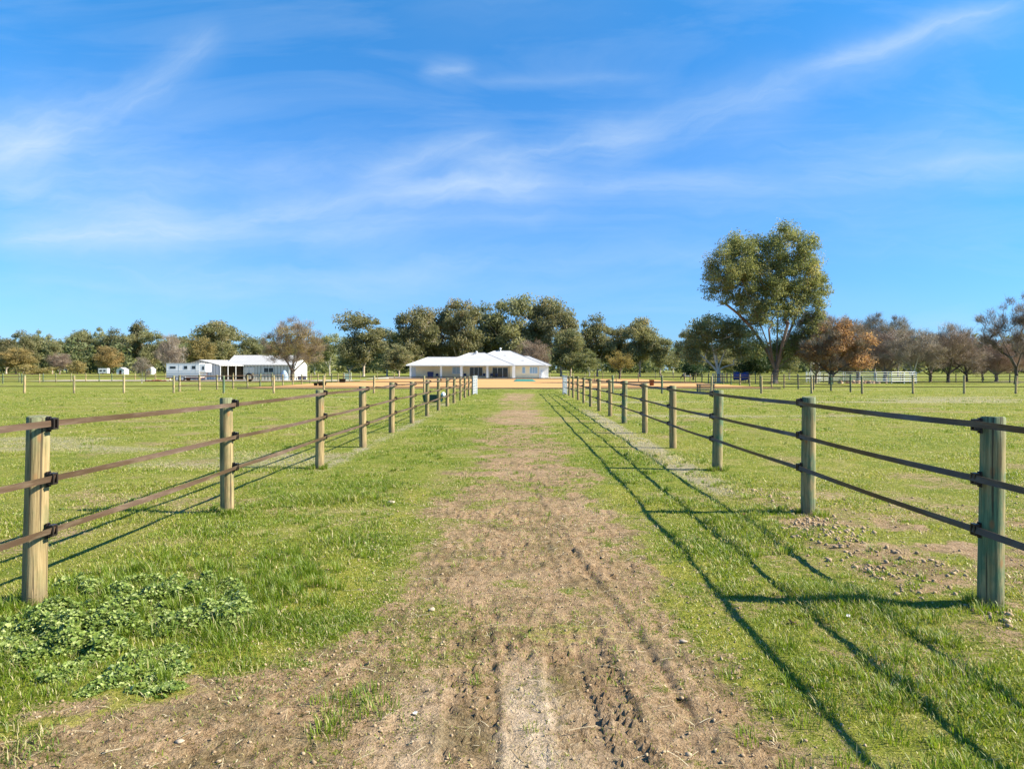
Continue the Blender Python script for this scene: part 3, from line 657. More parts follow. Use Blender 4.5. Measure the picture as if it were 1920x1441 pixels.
def lane_fence(xl, ys, side, label, meshes):
    root = empty('paddock_fence', (xl, ys[1], 0)); tag(root, label, 'fence', 'post and tape fences lining the lane')
    r = random.Random(int(xl*10)); pts = [[], [], []]
    for i, y in enumerate(ys):
        m = meshes(i); x = xl+r.uniform(-.012, .012); z = gz(x, y)
        p = link('post', m, root, (x-xl, y-ys[1], z)); p.rotation_euler = (r.uniform(-.010, .010), r.uniform(-.010, .010), r.random()*6.28)
        sc = r.uniform(.94, 1.06); p.scale = (sc, sc, 1+r.uniform(-.01, .01))
        for k, h in enumerate(HTS):
            hz = h+r.uniform(-.008, .008)
            q = link('insulator', INS, p); q.rotation_euler = (0, 0, (0 if side > 0 else math.pi)-p.rotation_euler[2])
            a = (0 if side > 0 else math.pi)-p.rotation_euler[2]; rad = .0705 if m in tan else .078
            q.location = (math.cos(a)*rad, math.sin(a)*rad, hz)
            pts[k].append((x-xl+side*(rad*sc+.041), y-ys[1], z+hz))
    for k in range(3):
        mb = MB(); hw, th = .0200, .0016; prof = []
        for a, b in zip(pts[k], pts[k][1:]):
            sg_ = r.uniform(.002, .016)
            for j in range(8):
                f = j/8; sag = sg_*4*f*(1-f); tw = .006*math.sin(f*math.pi*2+k)
                prof.append((a[0]+(b[0]-a[0])*f+tw*.5, a[1]+(b[1]-a[1])*f, a[2]+(b[2]-a[2])*f-sag, tw))
        prof.append((*pts[k][-1], 0))
        for (x, y, z, tw) in prof: mb.v += [(x-th+tw, y, z+hw), (x+th+tw, y, z+hw), (x+th-tw, y, z-hw), (x-th-tw, y, z-hw)]
        for i in range(len(prof)-1):
            for j in range(4): mb.f.append((i*4+j, i*4+(j+1) % 4, i*4+4+(j+1) % 4, i*4+4+j))
        mb.build('tape_rail', M['tape'], root)
    return root
ysL = [1.35, 4.8, 7.92, 11.6, 14.8] + [18.2+3.45*i for i in range(10)]
ysR = [1.3, 4.75, 7.8, 11.35, 14.6] + [18.0+3.45*i for i in range(10)]
lane_fence(LX, ysL, 1, 'tan round post fence with brown tape rails along the left side of the lane', lambda i: tan[i % 4])
lane_fence(RX, ysR, -1, 'greener round post fence with brown tape rails along the right side of the lane', lambda i: grn[i % 3] if i < 4 or i == 6 else tan[i % 4])

fp = [post_mesh('post', .072, 1.21, M['fence_far'], 40+i, 10) for i in range(3)]
fpg = post_mesh('post', .075, 1.23, M['post_green'], 44, 10)
def far_fence(p0, p1, label, sp=3.4, group='paddock fences beyond the lane', rails=(1.14, .80, .46), rail_h=.024, ph=1.0, ends=True, rmat='tape'):
    a, b = Vector((*p0, 0)), Vector((*p1, 0)); L = (b-a).length; n = max(1, round(L/sp)); r = random.Random(int(a.x*7+a.y*3))
    root = empty('paddock_fence', (a.x, a.y, 0)); tag(root, label, 'fence', group)
    d = (b-a)/n; nrm = Vector((-d.y, d.x, 0)).normalized(); top = []
    for i in range(n+1):
        q = a+d*i; z = gz(q.x, q.y)
        o = link('post', fpg if r.random() < .14 else r.choice(fp), root, (q.x-a.x, q.y-a.y, z)); o.rotation_euler = (r.uniform(-.012, .012), r.uniform(-.015, .015), r.random()*6); o.scale.z = ph*(1+r.uniform(-.02, .03))
        top.append(Vector((q.x-a.x, q.y-a.y, z)))
    for h in rails:
        mb = MB(); off = nrm*.09
        for i, t in enumerate(top):
            for (s, zz) in ((0, rail_h), (1, rail_h), (1, -rail_h), (0, -rail_h)): mb.v.append(tuple(t+off+nrm*.006*s+Vector((0, 0, h*ph+zz))))
        for i in range(len(top)-1):
            for j in range(4): mb.f.append((i*4+j, i*4+(j+1) % 4, i*4+4+(j+1) % 4, i*4+4+j))
        mb.build('tape_rail', M[rmat], root)
    return root
far_fence((-41, 51.5), (-3.1, 51), 'low tape fence crossing the left paddock at the lane end')
far_fence((3.0, 51.2), (43, 49.2), 'tape fence crossing the right paddock beyond the lane end')
far_fence((-24.9, 54.6), (-24.9, 109), 'tape fence running back along the left edge of the sand arena')
far_fence((23.7, 53.5), (23.7, 104), 'tape fence running back along the right edge of the sand arena')
far_fence((-63, 84), (-63, 150), 'far tape fence running back through the distant left paddock')
far_fence((-62.6, 128), (-29, 128), 'tape fence crossing behind the horse trailer in the distant left field', rails=(1.14, .6))
far_fence((-100, 104), (-66.4, 104), 'distant tape fence at the far left edge of the field')
far_fence((27.1, 101), (95, 96), 'tape fence in front of the bare orchard trees on the right')
far_fence((8, 112), (23.2, 105), 'short tape fence behind the arena, left of the tall gum')
far_fence((6, 150), (45, 150), 'faint farthest fence in the field where the horse stands', rails=(1.14, .7))
far_fence((-33, 139.6), (-23.5, 139.6), 'short fence left of the house by the pale gate panel')

def gate(x, y, L, rz, label):
    root = empty('field_gate', (x, y, gz(x, y)), rz); tag(root, label, 'gate', 'steel gates folded open at the lane end')
    f = MB(); f.tube([(0, 0, .12), (L, 0, .12), ], .022); f.tube([(0, 0, 1.2), (L, 0, 1.2)], .022); f.tube([(0, 0, .08), (0, 0, 1.24)], .022); f.tube([(L, 0, .08), (L, 0, 1.24)], .022)
    f.tube([(L/2, 0, .12), (L/2, 0, 1.2)], .016); f.build('gate_frame', M['grey_metal'], root)
    m = MB()
    for i in range(1, 6): m.tube([(0, 0, .12+i*.18), (L, 0, .12+i*.18)], .008, 6)
    for i in range(1, 16): m.tube([(i*L/16, 0, .12), (i*L/16, 0, 1.2)], .006, 5)
    m.build('mesh_infill', M['white_metal'], root)
    h = MB(); h.box(-.06, .06, -.05, .05, -.3, 1.24); h.build('gate_post', M['white_metal'] if x < 0 else M['grey_metal'], root)
gate(-2.88, 49.6, 3.0, R(-91), 'pale steel gate folded open at the end of the left lane fence')
gate(2.86, 49.4, 3.0, R(-89), 'grey steel gate folded open at the end of the right lane fence')

# arena edging boards
e = MB(); e.box(-24.3, 22.4, 64.1, 64.2, -.05, .10); tag(e.build('arena_edging', M['wood']), 'low dark timber board along the near edge of the orange sand arena', 'edging board')
e = MB(); e.box(-24.3, 9, 138.2, 138.32, -.05, .30); tag(e.build('arena_edging', M['wood']), 'low timber board along the far edge of the sand arena before the house', 'edging board')

# ---------------------------------------------------------------- trees
def bez(a, b, up, n, r):
    out = []; m = (a+b)/2+np.array([0, 0, up]) + r.randn(3)*.06*np.linalg.norm(b-a)
    for i in range(1, n+1):
        t = i/n; out.append((1-t)**2*a+2*t*(1-t)*m+t*t*b)
    return out
def make_tree(kind, lobes, fork, r0, ncl, cl_r, nleaf, leaf, seed, bark, foliage, twig=False, base_x=0., forks=3, yscale=.9, vz=1.0, spread=.8, mixed=None, gap=.12, lean=0., hole=0.0):
    """lobes: (cx, cz, rx, rz) in metres around the trunk; returns trunk and crown meshes"""
    r = np.random.RandomState(seed); W = np.array([a[2]*a[3] for a in lobes], float); W /= W.sum(); C = []
    tries = 0
    while len(C) < ncl and tries < ncl*60:
        tries += 1; l = lobes[r.choice(len(lobes), p=W)]
        u = r.randn(3); u /= np.linalg.norm(u); q = (.25+.75*r.rand()**.55)
        p = np.array([l[0]+u[0]*l[2]*q, (l[4] if len(l) > 4 else 0)+u[1]*l[2]*yscale*q, l[1]+u[2]*l[3]*q])
        if all(np.linalg.norm((p-c)/np.array([1, 1, vz])) > cl_r*.72 for c in C): C.append(p)
    C = np.array(C); H = C[:, 2].max()
    # skeleton
    nodes = [np.array([base_x, 0, -.3])]; par = [-1]; nseg = 5
    for i in range(1, nseg+1):
        f = i/nseg; nodes.append(np.array([base_x+lean*f*f+.04*fork*r.randn()*.5, .03*fork*r.randn(), fork*f])); par.append(len(nodes)-2)
    ends = []
    order = np.argsort(np.linalg.norm(C-nodes[-1], axis=1)+ r.rand(len(C))*1.0)
    # main limbs first: far clumps of different directions
    far = np.argsort(-np.linalg.norm(C-nodes[-1], axis=1)); main = []
    for i in far:
        v = C[i]-nodes[nseg]; v = v/np.linalg.norm(v)
        if all(np.dot(v, m_[1]) < spread for m_ in main): main.append((i, v))
        if len(main) >= forks+3: break
    seq = [m_[0] for m_ in main]+[i for i in order if i not in [m_[0] for m_ in main]]
    for j, i in enumerate(seq):
        c = C[i]; N = np.array(nodes)
        if j < len(main): k = nseg-(j % 3 == 2)
        else:
            dd = np.linalg.norm(N-c, axis=1)*(1+.9*(N[:, 2] > c[2]-.2*cl_r)); dd[:nseg-1] += 1e3 if fork > 1.2 else 0; k = int(np.argmin(dd))
        ns = 6 if j < len(main) else 3; L = np.linalg.norm(c-N[k]); p_ = k
        for q in bez(N[k], c, (-.02 if not twig else .0)*L+(.10*L if j < len(main) else .05*L), ns, r): nodes.append(q); par.append(p_); p_ = len(nodes)-1
        ends.append(p_)
    w_ = np.zeros(len(nodes)); 
    for e_ in ends:
        k = e_
        while k >= 0: w_[k] += 1; k = par[k]
    rad = r0*(np.maximum(w_, .35)/w_.max())**.56; rad[0] *= 1.45; rad[1] *= 1.08
    rad = np.maximum(rad, .018*r0/.3)
    mb = MB(); sg = 7
    for k in range(1, len(nodes)):
        a, b = nodes[par[k]], nodes[k]
        if np.linalg.norm(b-a) < 1e-3: continue
        ra = min(rad[par[k]], rad[k]*1.6) if k > nseg else rad[par[k]]
        mb.tube([tuple(a), tuple(b+(b-a)*.04)], [ra, rad[k]], sg if rad[k] > .12*r0 else 4, cap=False)
    tr = mb.mesh('trunk', bark, smooth=True)
    # crown
    Cc, Ca, Cb, T = [], [], [], []
    nl = max(4, nleaf//len(C))
    for ci, c in enumerate(C):
        if r.rand() < hole: continue
        n = int(nl*(.5+r.rand())); rr_ = cl_r*(.75+.5*r.rand())
        u = r.randn(n, 3); u /= np.linalg.norm(u, axis=1)[:, None]; q = (r.rand(n)**.45)[:, None]
        if twig:
            st = c+u*q*rr_*np.array([.8, .8, .7]); dirv = (st-np.array([base_x, 0, fork*1.1])); dirv /= np.linalg.norm(dirv, axis=1)[:, None]
            dirv = dirv*.8+r.randn(n, 3)*.5+np.array([0, 0, .3]); dirv /= np.linalg.norm(dirv, axis=1)[:, None]
            ln = (leaf[0]*(.4+1.0*r.rand(n)))[:, None]; wd = np.full((n, 1), leaf[1])
            sv = np.cross(dirv, r.randn(n, 3)); sv /= np.linalg.norm(sv, axis=1)[:, None]
            Cc.append(st); Ca.append(dirv*ln); Cb.append(sv*wd)
        else:
            u[:, 2] = np.where(u[:, 2] < -.2, u[:, 2]*.5, u[:, 2])
            st = c+u*q*rr_*np.array([1, 1, vz]); lo = r.rand(n) < .28; st = np.where(lo[:, None], c+u*rr_*(.9+.45*r.rand(n))[:, None]*np.array([1, 1, vz]), st)
            a = r.randn(n, 3)*.7+u*.4+np.array([0, 0, -.55]); a /= np.linalg.norm(a, axis=1)[:, None]
            sv = np.cross(a, r.randn(n, 3)); sv /= np.linalg.norm(sv, axis=1)[:, None]; s_ = (.55+.9*r.rand(n))[:, None]
            Cc.append(st); Ca.append(a*leaf[0]*s_); Cb.append(sv*leaf[1]*s_)
        T.append(np.clip(.45+.22*r.randn()+.18*r.randn(n), 0, 1))
    Cc, Ca, Cb, T = map(np.concatenate, (Cc, Ca, Cb, T))
    if twig:   # thin tapering sprays with two side shoots
        V1 = np.stack([Cc-Cb, Cc+Cb, Cc+Ca], 1); sd = Cc+Ca*.35; sa = Ca*.55+np.cross(Ca, Cb/np.linalg.norm(Cb, axis=1)[:, None])*.4
        V2 = np.stack([sd-Cb*.8, sd+Cb*.8, sd+sa], 1); sb = Ca*.5-np.cross(Ca, Cb/np.linalg.norm(Cb, axis=1)[:, None])*.45; s2 = Cc+Ca*.15
        V3 = np.stack([s2-Cb*.8, s2+Cb*.8, s2+sb], 1)
        V = np.concatenate([V1, V2, V3]).reshape(-1, 3); F = np.arange(len(V)).reshape(-1, 3); tt = np.repeat(np.concatenate([T, T, T]), 3)
    else:
        V = np.stack([Cc-Ca*.5, Cc+Cb*.5+Ca*.05, Cc+Ca*.5, Cc-Cb*.5+Ca*.05], 1).reshape(-1, 3); F = np.arange(len(V)).reshape(-1, 4); tt = np.repeat(T, 4)
    return tr, np_mesh('crown', V, F, foliage, {'tint': tt}), H+cl_r*.6, max(abs(C[:, 0].min()-cl_r*.7), abs(C[:, 0].max()+cl_r*.7))*2
PROTO = {}
rb = random.Random(2)
def gum_lobes(s):
    q = random.Random(s); L = [(0, 11.5, 4.4, 4.2), (0, 7.0, 4.0, 3.6)]
    for i in range(5):
        a = q.random()*6.28; L.append((math.cos(a)*3.6, 5.0+q.random()*9, 2.5+q.random(), 2.2+q.random()*1.2, math.sin(a)*3.4))
    return L
for i in range(5): PROTO['gum%d' % i] = make_tree('gum', gum_lobes(30+i), 2.6+.6*i/5, .30, 95, 1.4, 17000, (.62, .20), 50+i, M['bark_gum'], M['leaf_gum'], hole=.14)
for i in range(2): PROTO['grey%d' % i] = make_tree('grey', gum_lobes(40+i), 2.6, .26, 75, 1.35, 12000, (.58, .18), 70+i, M['bark_pale'], M['leaf_grey'], hole=.12)
PROTO['slim'] = make_tree('slim', [(0, 15, 1.9, 2.2), (.4, 11, 2.2, 2.6), (-.3, 7, 2.4, 2.2)], 4, .26, 50, 1.15, 8000, (.46, .22), 81, M['bark_gum'], M['leaf_gum'])
PROTO['ochre'] = make_tree('ochre', [(0, 6.4, 4.2, 3.6), (1.5, 5, 3.4, 2.6), (-1.8, 5.2, 3.2, 2.8)], 1.3, .2, 90, 1.0, 15000, (.28, .17), 82, M['bark_dark'], M['leaf_ochre'])
PROTO['gold'] = make_tree('gold', [(0, 3.4, 2.6, 1.7), (-.5, 3.6, 2.2, 1.5)], 1.5, .16, 40, .6, 5200, (.18, .09), 83, M['bark_dark'], M['leaf_gold'])
PROTO['dark'] = make_tree('dark', [(0, 3.4, 2.2, 2.4), (1.1, 2.6, 1.8, 1.7), (-1.1, 2.7, 1.7, 1.6)], .9, .16, 46, .7, 6000, (.22, .13), 84, M['bark_dark'], M['leaf_dark'])
PROTO['bush'] = make_tree('bush', [(0, 1.5, 2.2, 1.3), (1.3, 1.2, 1.5, 1.0)], .5, .10, 26, .6, 2200, (.26, .14), 85, M['bark_dark'], M['leaf_ochre'])
for i in range(4):
    q = random.Random(60+i)
    PROTO['bare%d' % i] = make_tree('bare', [(0, 5.6, 3.2, 2.8)]+[(q.uniform(-2.6, 2.6), q.uniform(2.8, 6.2), 2.2, 1.9, q.uniform(-2, 2)) for _ in range(3)], 1.4, .20, 120, .9, 8500, (.85, .0125), 90+i, M['bark_dark'] if i != 1 else M['bark_grey'], M['twig_brown'] if i % 2 == 0 else M['twig_purple'], twig=True)
PROTO['barepale'] = make_tree('bare', [(0, 6, 2.8, 3.6), (1.2, 5, 2.2, 2.4), (-1.4, 4.6, 2, 2.2)], 1.3, .13, 90, .8, 6500, (.8, .012), 96, M['bark_pale'], M['twig_pale'], twig=True)
PROTO['poplar'] = make_tree('bare', [(0, 9, 1.6, 4.0), (1.4, 8, 1.2, 3.6), (-1.5, 7.5, 1.3, 3.8)], 2, .14, 90, .8, 6500, (1.0, .013), 97, M['bark_grey'], M['twig_pale'], twig=True)

def base_y(d): return HZ+(CAM_H-gz(0, d)-0)*F_PX/d
GROUPS = {}
def place(px, ty, wpx, d, proto, label, name='gum_tree', cat='tree', group=None, rz=None, exact=False):
    tr, cr, H, W = PROTO[proto]
    x = (px-CX)*d/F_PX; z = gz(x, d); Hm = (CAM_H+(HZ-ty)*d/F_PX-z)*1.04; Wm = wpx*d/F_PX
    o = empty(name, (x, d, z), rb.random()*6.28 if rz is None else rz); s = Wm/W*1.06; o.scale = (s, s, Hm/H)
    link('trunk', tr, o); link('crown', cr, o); tag(o, label, cat, group)
    return o
GL, GC, GR, GO = 'gum trees of the far left treeline', 'tall gum trees behind the house', 'gum trees right of the house', 'bare orchard trees on the right'
T = [
 (-22, 634, 66, 300, 'gum1', 'gum tree at the very left edge of the far treeline', GL), (12, 634, 60, 300, 'gum0', 'brownish gum tree near the left end of the far treeline', GL),
 (44, 624, 52, 310, 'gum1', 'gum tree with a raised grey crown near the left end of the treeline', GL), (76, 622, 50, 320, 'grey1', 'thin gum whose small tuft sticks up over the far left treeline', GL),
 (98, 641, 46, 290, 'gum2', 'rounded olive gum just left of the dip in the far left treeline', GL), (125, 633, 50, 330, 'grey0', 'grey gum just right of the dip in the far left treeline', GL),
 (152, 621, 66, 320, 'gum3', 'spreading gum above the yellow bush of the left treeline', GL), (184, 617, 58, 325, 'grey1', 'open-crowned gum between the dip and the tall slim gum', GL),
 (212, 620, 58, 320, 'gum4', 'gum tree above the distant white caravan', GL), (238, 630, 52, 310, 'grey0', 'lower grey-green gum just left of the tall slim gum', GL),
 (259, 606, 36, 315, 'slim', 'tall slim gum rising highest over the far left treeline', GL), (287, 622, 62, 310, 'gum0', 'broad dark gum right beside the tall slim gum', GL),
 (324, 634, 62, 300, 'gum3', 'gum tree behind the bare pale tree and the trailer', GL), (350, 645, 60, 290, 'grey0', 'greyish gum between the trailer and the ochre tree', GL),
 (411, 608, 112, 225, 'gum2', 'large dark gum standing right behind the white shed roof', GL), (462, 630, 74, 240, 'gum1', 'gum tree above the middle of the white shed', GL), (500, 640, 60, 250, 'grey1', 'grey gum half hidden by the brown-leaved tree at the shed', GL),
 (618, 629, 66, 215, 'grey0', 'grey-green gum just right of the brown-leaved tree at the shed', GC), (655, 648, 70, 200, 'grey1', 'low grey gum under the leaning gum left of the house', GC), (590, 640, 60, 240, 'grey1', 'grey gum just behind the brown-leaved tree', GC),
 (682, 590, 100, 185, 'gum0', 'open gum with a leaning crown, leftmost of the tall ones', GC), (726, 618, 80, 195, 'grey0', 'lighter gum between the two tall gums left of the house', GC),
 (773, 579, 92, 188, 'gum3', 'tall gum with a pale trunk above the left house roof', GC), (748, 648, 80, 172, 'gum4', 'low spreading gum with slanting pale limbs at the left house corner', GC),
 (820, 586, 84, 198, 'gum1', 'gum between the pale-trunked gum and the main mass of the crowns', GC), (858, 570, 96, 195, 'gum2', 'dense gum above the left end of the high roof', GC),
 (908, 576, 88, 205, 'gum4', 'gum above the roof flue of the house', GC), (960, 558, 118, 200, 'gum0', 'highest and broadest gum directly behind the house', GC),
 (1012, 564, 92, 206, 'gum3', 'tall gum right of the highest crown behind the house', GC), (1052, 574, 84, 198, 'gum1', 'gum at the right shoulder of the mass behind the house', GC),
 (1070, 622, 80, 184, 'gum2', 'lower gum right beside the right end of the house', GC), (800, 640, 90, 205, 'gum2', 'low dark gum directly behind the left house wing', GC), (890, 630, 110, 210, 'gum1', 'dark understorey gum behind the middle of the house roof', GC),
 (1120, 595, 84, 190, 'gum4', 'gum with a pale trunk beyond the right lane gate', GR), (1163, 614, 76, 196, 'gum0', 'gum behind the small golden tree', GR),
 (1200, 602, 84, 188, 'gum2', 'tallest gum right of the small golden tree', GR), (1238, 630, 66, 186, 'gum3', 'sloping gum at the right end of the row past the golden tree', GR), (1105, 655, 60, 180, 'grey1', 'low greyish gum behind the right end of the lane fence', GR),
 (1262, 660, 46, 240, 'grey0', 'small grey gum in the gap above the grazing horse', GR), (1292, 622, 56, 172, 'gum1', 'dark gum left of the white-limbed gum', GR),
 (1480, 655, 60, 130, 'grey0', 'low grey gum behind the base of the giant gum', GR), (1350, 650, 90, 190, 'gum4', 'dark gum behind the white-limbed gum', GR),
]
for (px, ty, w_, d, pr, lab, g) in T: place(px, ty, w_, d, pr, lab, group=g)
place(376, 635, 82, 172, 'ochre', 'round ochre-brown tree behind the gable of the shed', 'autumn_tree')
place(30, 655, 74, 262, 'ochre', 'rusty ochre tree in front of the far left gums', 'autumn_tree')
place(112, 664, 44, 255, 'bare1', 'reddish bare tree at the dip of the far left treeline', 'bare_tree')
place(145, 678, 34, 250, 'bush', 'yellow-ochre bush under the far left gums', 'bush', 'bush')
place(60, 684, 70, 245, 'bush', 'long orange-brown bush at the foot of the far left treeline', 'bush', 'bush')
place(205, 652, 60, 275, 'ochre', 'ochre tree before the gums left of the trailer', 'autumn_tree')
place(319, 632, 58, 124, 'barepale', 'bare pale-twigged tree just behind the left end of the horse trailer', 'bare_tree')
place(266, 672, 36, 95, 'barepale', 'small leafless sapling alone in the left field', 'bare_tree')
place(998, 641, 72, 176, 'bare1', 'purplish bare tree behind the right end of the house roof', 'bare_tree')
place(1162, 660, 56, 143, 'gold', 'small golden round tree standing right of the lane end', 'autumn_tree')
place(1404, 640, 66, 98, 'dark', 'dark green evergreen tree left of the giant gum trunk', 'evergreen_tree')
place(1300, 668, 56, 128, 'dark', 'dark evergreen bush near the grazing horse', 'evergreen_tree')
B = [(1640, 594, 74, 165, 'poplar', 'pale leafless poplar rising behind the orange autumn tree'), (1684, 598, 66, 170, 'poplar', 'second pale poplar, above the end of the white round yard'),
 (1660, 622, 124, 118, 'bare1', 'purplish bare tree between the orange tree and the white yard rails'), (1712, 622, 111, 96, 'barepale', 'bare tree with pale forked limbs at the right end of the white yard'),
 (1745, 626, 104, 104, 'bare0', 'dense dark bare tree right of the pale forked one'), (1778, 612, 135, 98, 'bare2', 'broad dark bare tree with thick twin trunks right of the white yard'),
 (1812, 622, 111, 112, 'bare3', 'purplish bare tree behind the third paddock post from the right'), (1868, 640, 104, 108, 'bare1', 'low round bare tree left of the tall bare tree'),
 (1842, 650, 85, 125, 'bare0', 'small brown bare tree in the second row of the orchard'), (1925, 632, 117, 125, 'bare2', 'brown bare tree at the right picture edge behind the tall one'), (1955, 610, 110, 100, 'bare0', 'bare tree at the far right end of the orchard row'),
 (1608, 640, 104, 125, 'bare3', 'purple-brown bare tree directly behind the orange tree')]
for (px, ty, w_, d, pr, lab) in B: place(px, ty, w_, d, pr, lab, 'bare_tree', group=GO)

def special(px, d, name, label, lobes_px, fork_px, twigs=None, **kw):
    """lobes given in photo pixels (x, y, rx, rz), turned into metres at the distance of the tree"""
    k = d/F_PX; x = (px-CX)*k; z = gz(x, d); by = HZ+(CAM_H-z)/k
    L = [((a-px)*k, (by-b)*k, c*k, e_*k)+((f,) if f else ()) for (a, b, c, e_, f) in lobes_px]
    tr, cr, H, W = make_tree(name, L, (by-fork_px)*k, **kw)
    o = empty(name, (x, d, z)); link('trunk', tr, o); link('crown', cr, o); tag(o, label, 'tree')
    if twigs:
        kw2 = dict(kw, twig=True, nleaf=twigs[0], leaf=twigs[1], foliage=twigs[2], hole=0, seed=kw['seed']+100)
        L2 = [(a[0], a[1]+.35, a[2]*1.12, a[3]*1.12)+tuple(a[4:]) for a in L]
        t2, c2, _, _ = make_tree(name, L2, (by-fork_px)*k, **kw2); bpy.data.meshes.remove(t2); link('twigs', c2, o)
    return o
special(1452, 93, 'gum_tree', 'giant gum with a huge open crown, tallest tree in the picture',
        [(1383, 505, 62, 64, 0), (1405, 478, 46, 44, 1), (1480, 472, 52, 50, 0), (1500, 530, 50, 62, 1), (1526, 545, 24, 66, 0), (1450, 535, 56, 52, 0), (1348, 530, 32, 48, 0),
         (1405, 575, 36, 34, 0), (1521, 625, 28, 40, 0), (1450, 600, 44, 30, -1), (1480, 655, 30, 30, 1), (1415, 650, 22, 30, 0)],
        692, r0=.42, ncl=430, cl_r=.88, nleaf=140000, leaf=(.30, .075), vz=1.3, spread=.94, seed=5, bark=M['bark_big'], foliage=M['leaf_big'], forks=6, yscale=.8, hole=.2, lean=.2)
special(1347, 96, 'gum_tree', 'broad gum with white twisting limbs left of the giant gum',
        [(1340, 612, 44, 18, 0), (1305, 640, 26, 22, 0), (1375, 628, 30, 26, 0), (1345, 640, 40, 24, 1), (1390, 665, 18, 22, 0), (1295, 668, 18, 16, 0)],
        694, r0=.24, ncl=120, cl_r=.85, nleaf=30000, leaf=(.24, .11), seed=8, bark=M['bark_pale'], foliage=M['leaf_grey'], forks=6, hole=.15)
special(548, 120, 'autumn_tree', 'round half-bare brown-leaved tree with a dark trunk in front of the shed',
        [(548, 645, 50, 38, 0), (520, 655, 28, 26, 0), (580, 658, 28, 28, 0), (550, 625, 36, 20, 0)],
        695, r0=.26, ncl=170, cl_r=.72, nleaf=19000, leaf=(.15, .07), seed=9, twigs=(9000, (.7, .013), M['twig_brown']), bark=M['bark_dark'], foliage=M['leaf_ochre'], forks=6)
special(1558, 88, 'autumn_tree', 'orange-leaved autumn tree with a dark forked trunk before the white yard',
        [(1600, 640, 36, 22, 0), (1565, 650, 46, 24, 0), (1530, 660, 28, 16, 0), (1610, 675, 24, 16, 0), (1575, 620, 36, 14, 0), (1560, 685, 30, 10, 0)],
        702, r0=.24, ncl=130, cl_r=.65, nleaf=19000, leaf=(.18, .11), seed=10, twigs=(5000, (.7, .013), M['twig_brown']), bark=M['bark_dark'], foliage=M['leaf_orange'], forks=6, hole=.15)
special(1530, 94, 'bare_tree', 'thin olive-brown tree with fine bare twigs between the giant gum and the orange tree',
        [(1530, 612, 34, 24, 0), (1555, 625, 36, 26, 0), (1510, 650, 26, 30, 0), (1590, 620, 26, 18, 0), (1535, 665, 30, 24, 0)],
        700, r0=.14, ncl=150, cl_r=.7, nleaf=15000, leaf=(.6, .015), seed=12, bark=M['bark_grey'], foliage=M['twig_brown'], forks=6, twig=True)
special(1905, 87, 'bare_tree', 'tall leafless tree with black upright limbs at the right edge',
        [(1905, 590, 26, 40, 0), (1860, 610, 24, 30, 0), (1890, 630, 46, 30, 0), (1940, 600, 36, 44, 0), (1850, 640, 22, 20, 0), (1925, 650, 40, 20, 0)],
        690, r0=.20, ncl=130, cl_r=.6, nleaf=6500, leaf=(.7, .013), seed=13, bark=M['bark_dark'], foliage=M['twig_brown'], forks=7, twig=True)

# far wood that reads as one mass
def far_wood():
    r = np.random.RandomState(77); V, F, T = [], [], []; n = 0
    for i in range(420):
        d = 300+r.rand()*160; px = -150+r.rand()*2250; x = (px-CX)*d/F_PX; z = gz(x, d); h = 9+r.rand()*9; rx = 4+r.rand()*3
        m = 520; u = r.randn(m, 3); u /= np.linalg.norm(u, axis=1)[:, None]; q = (r.rand(m)**.4)[:, None]
        c = np.array([x, d, z+h*.46])+u*q*np.array([rx, rx, h*.50]); c += .5*np.sin(c*1.3)
        a = r.randn(m, 3)*.45; b = r.randn(m, 3)*.30
        V.append(np.stack([c-a, c+b, c+a, c-b], 1).reshape(-1, 3)); T.append(np.repeat(np.clip(r.rand()*.7+.15*r.randn(m), 0, 1), 4))
    V = np.concatenate(V); return np_mesh('distant_woodland', V, np.arange(len(V)).reshape(-1, 4), M['leaf_grey'], {'tint': np.concatenate(T)})
tag(link('distant_woodland', far_wood()), 'faint grey-green woodland on the horizon behind all the trees', 'woodland', kind='stuff')

# ---------------------------------------------------------------- house
HD = 150.0; hz0 = gz(-8, HD)
def hx(px): return (px-CX)*HD/F_PX
house = empty('farm_house', (hx(900), HD, hz0)); tag(house, 'long low cream house with a white hipped metal roof at the end of the lane', 'house')
ox, oy = -house.location.x, -HD
def hpart(mb, name, material, parent=None, smooth=False):
    mb.v = [(x+ox, y+oy, z) for x, y, z in mb.v]; return mb.build(name, material, parent or house, smooth)
def hip(mb, x0, x1, y0, y1, ez, pitch, drop=.17):
    hd = (y1-y0)/2; rz_ = ez+hd*pitch; ym = (y0+y1)/2; n = len(mb.v)
    mb.v += [(x0, y0, ez), (x1, y0, ez), (x1, y1, ez), (x0, y1, ez), (x0+hd, ym, rz_), (x1-hd, ym, rz_), (x0, y0, ez-drop), (x1, y0, ez-drop), (x1, y1, ez-drop), (x0, y1, ez-drop)]
    for f in ((0, 1, 5, 4), (1, 2, 5), (2, 3, 4, 5), (3, 0, 4), (6, 7, 1, 0), (7, 8, 2, 1), (8, 9, 3, 2), (9, 6, 0, 3), (9, 8, 7, 6)): mb.f.append(tuple(n+i for i in f))
    return (x0+hd, x1-hd, ym, rz_)
PT = .42; EZ = 2.70
rf = MB(); hips = [(-22.9, -9.0, 150.2, 158.0, EZ), (-16.6, -1.2, 149.3, 161.4, EZ+.004), (-12.6, 5.2, 150.9, 165.3, EZ+.008), (-5.5, 6.3, 151.2, 159.9, EZ+.012)]
rid = [hip(rf, *h, PT) for h in hips]
roof = hpart(rf, 'roof', M['roof_white'])
caps = MB()
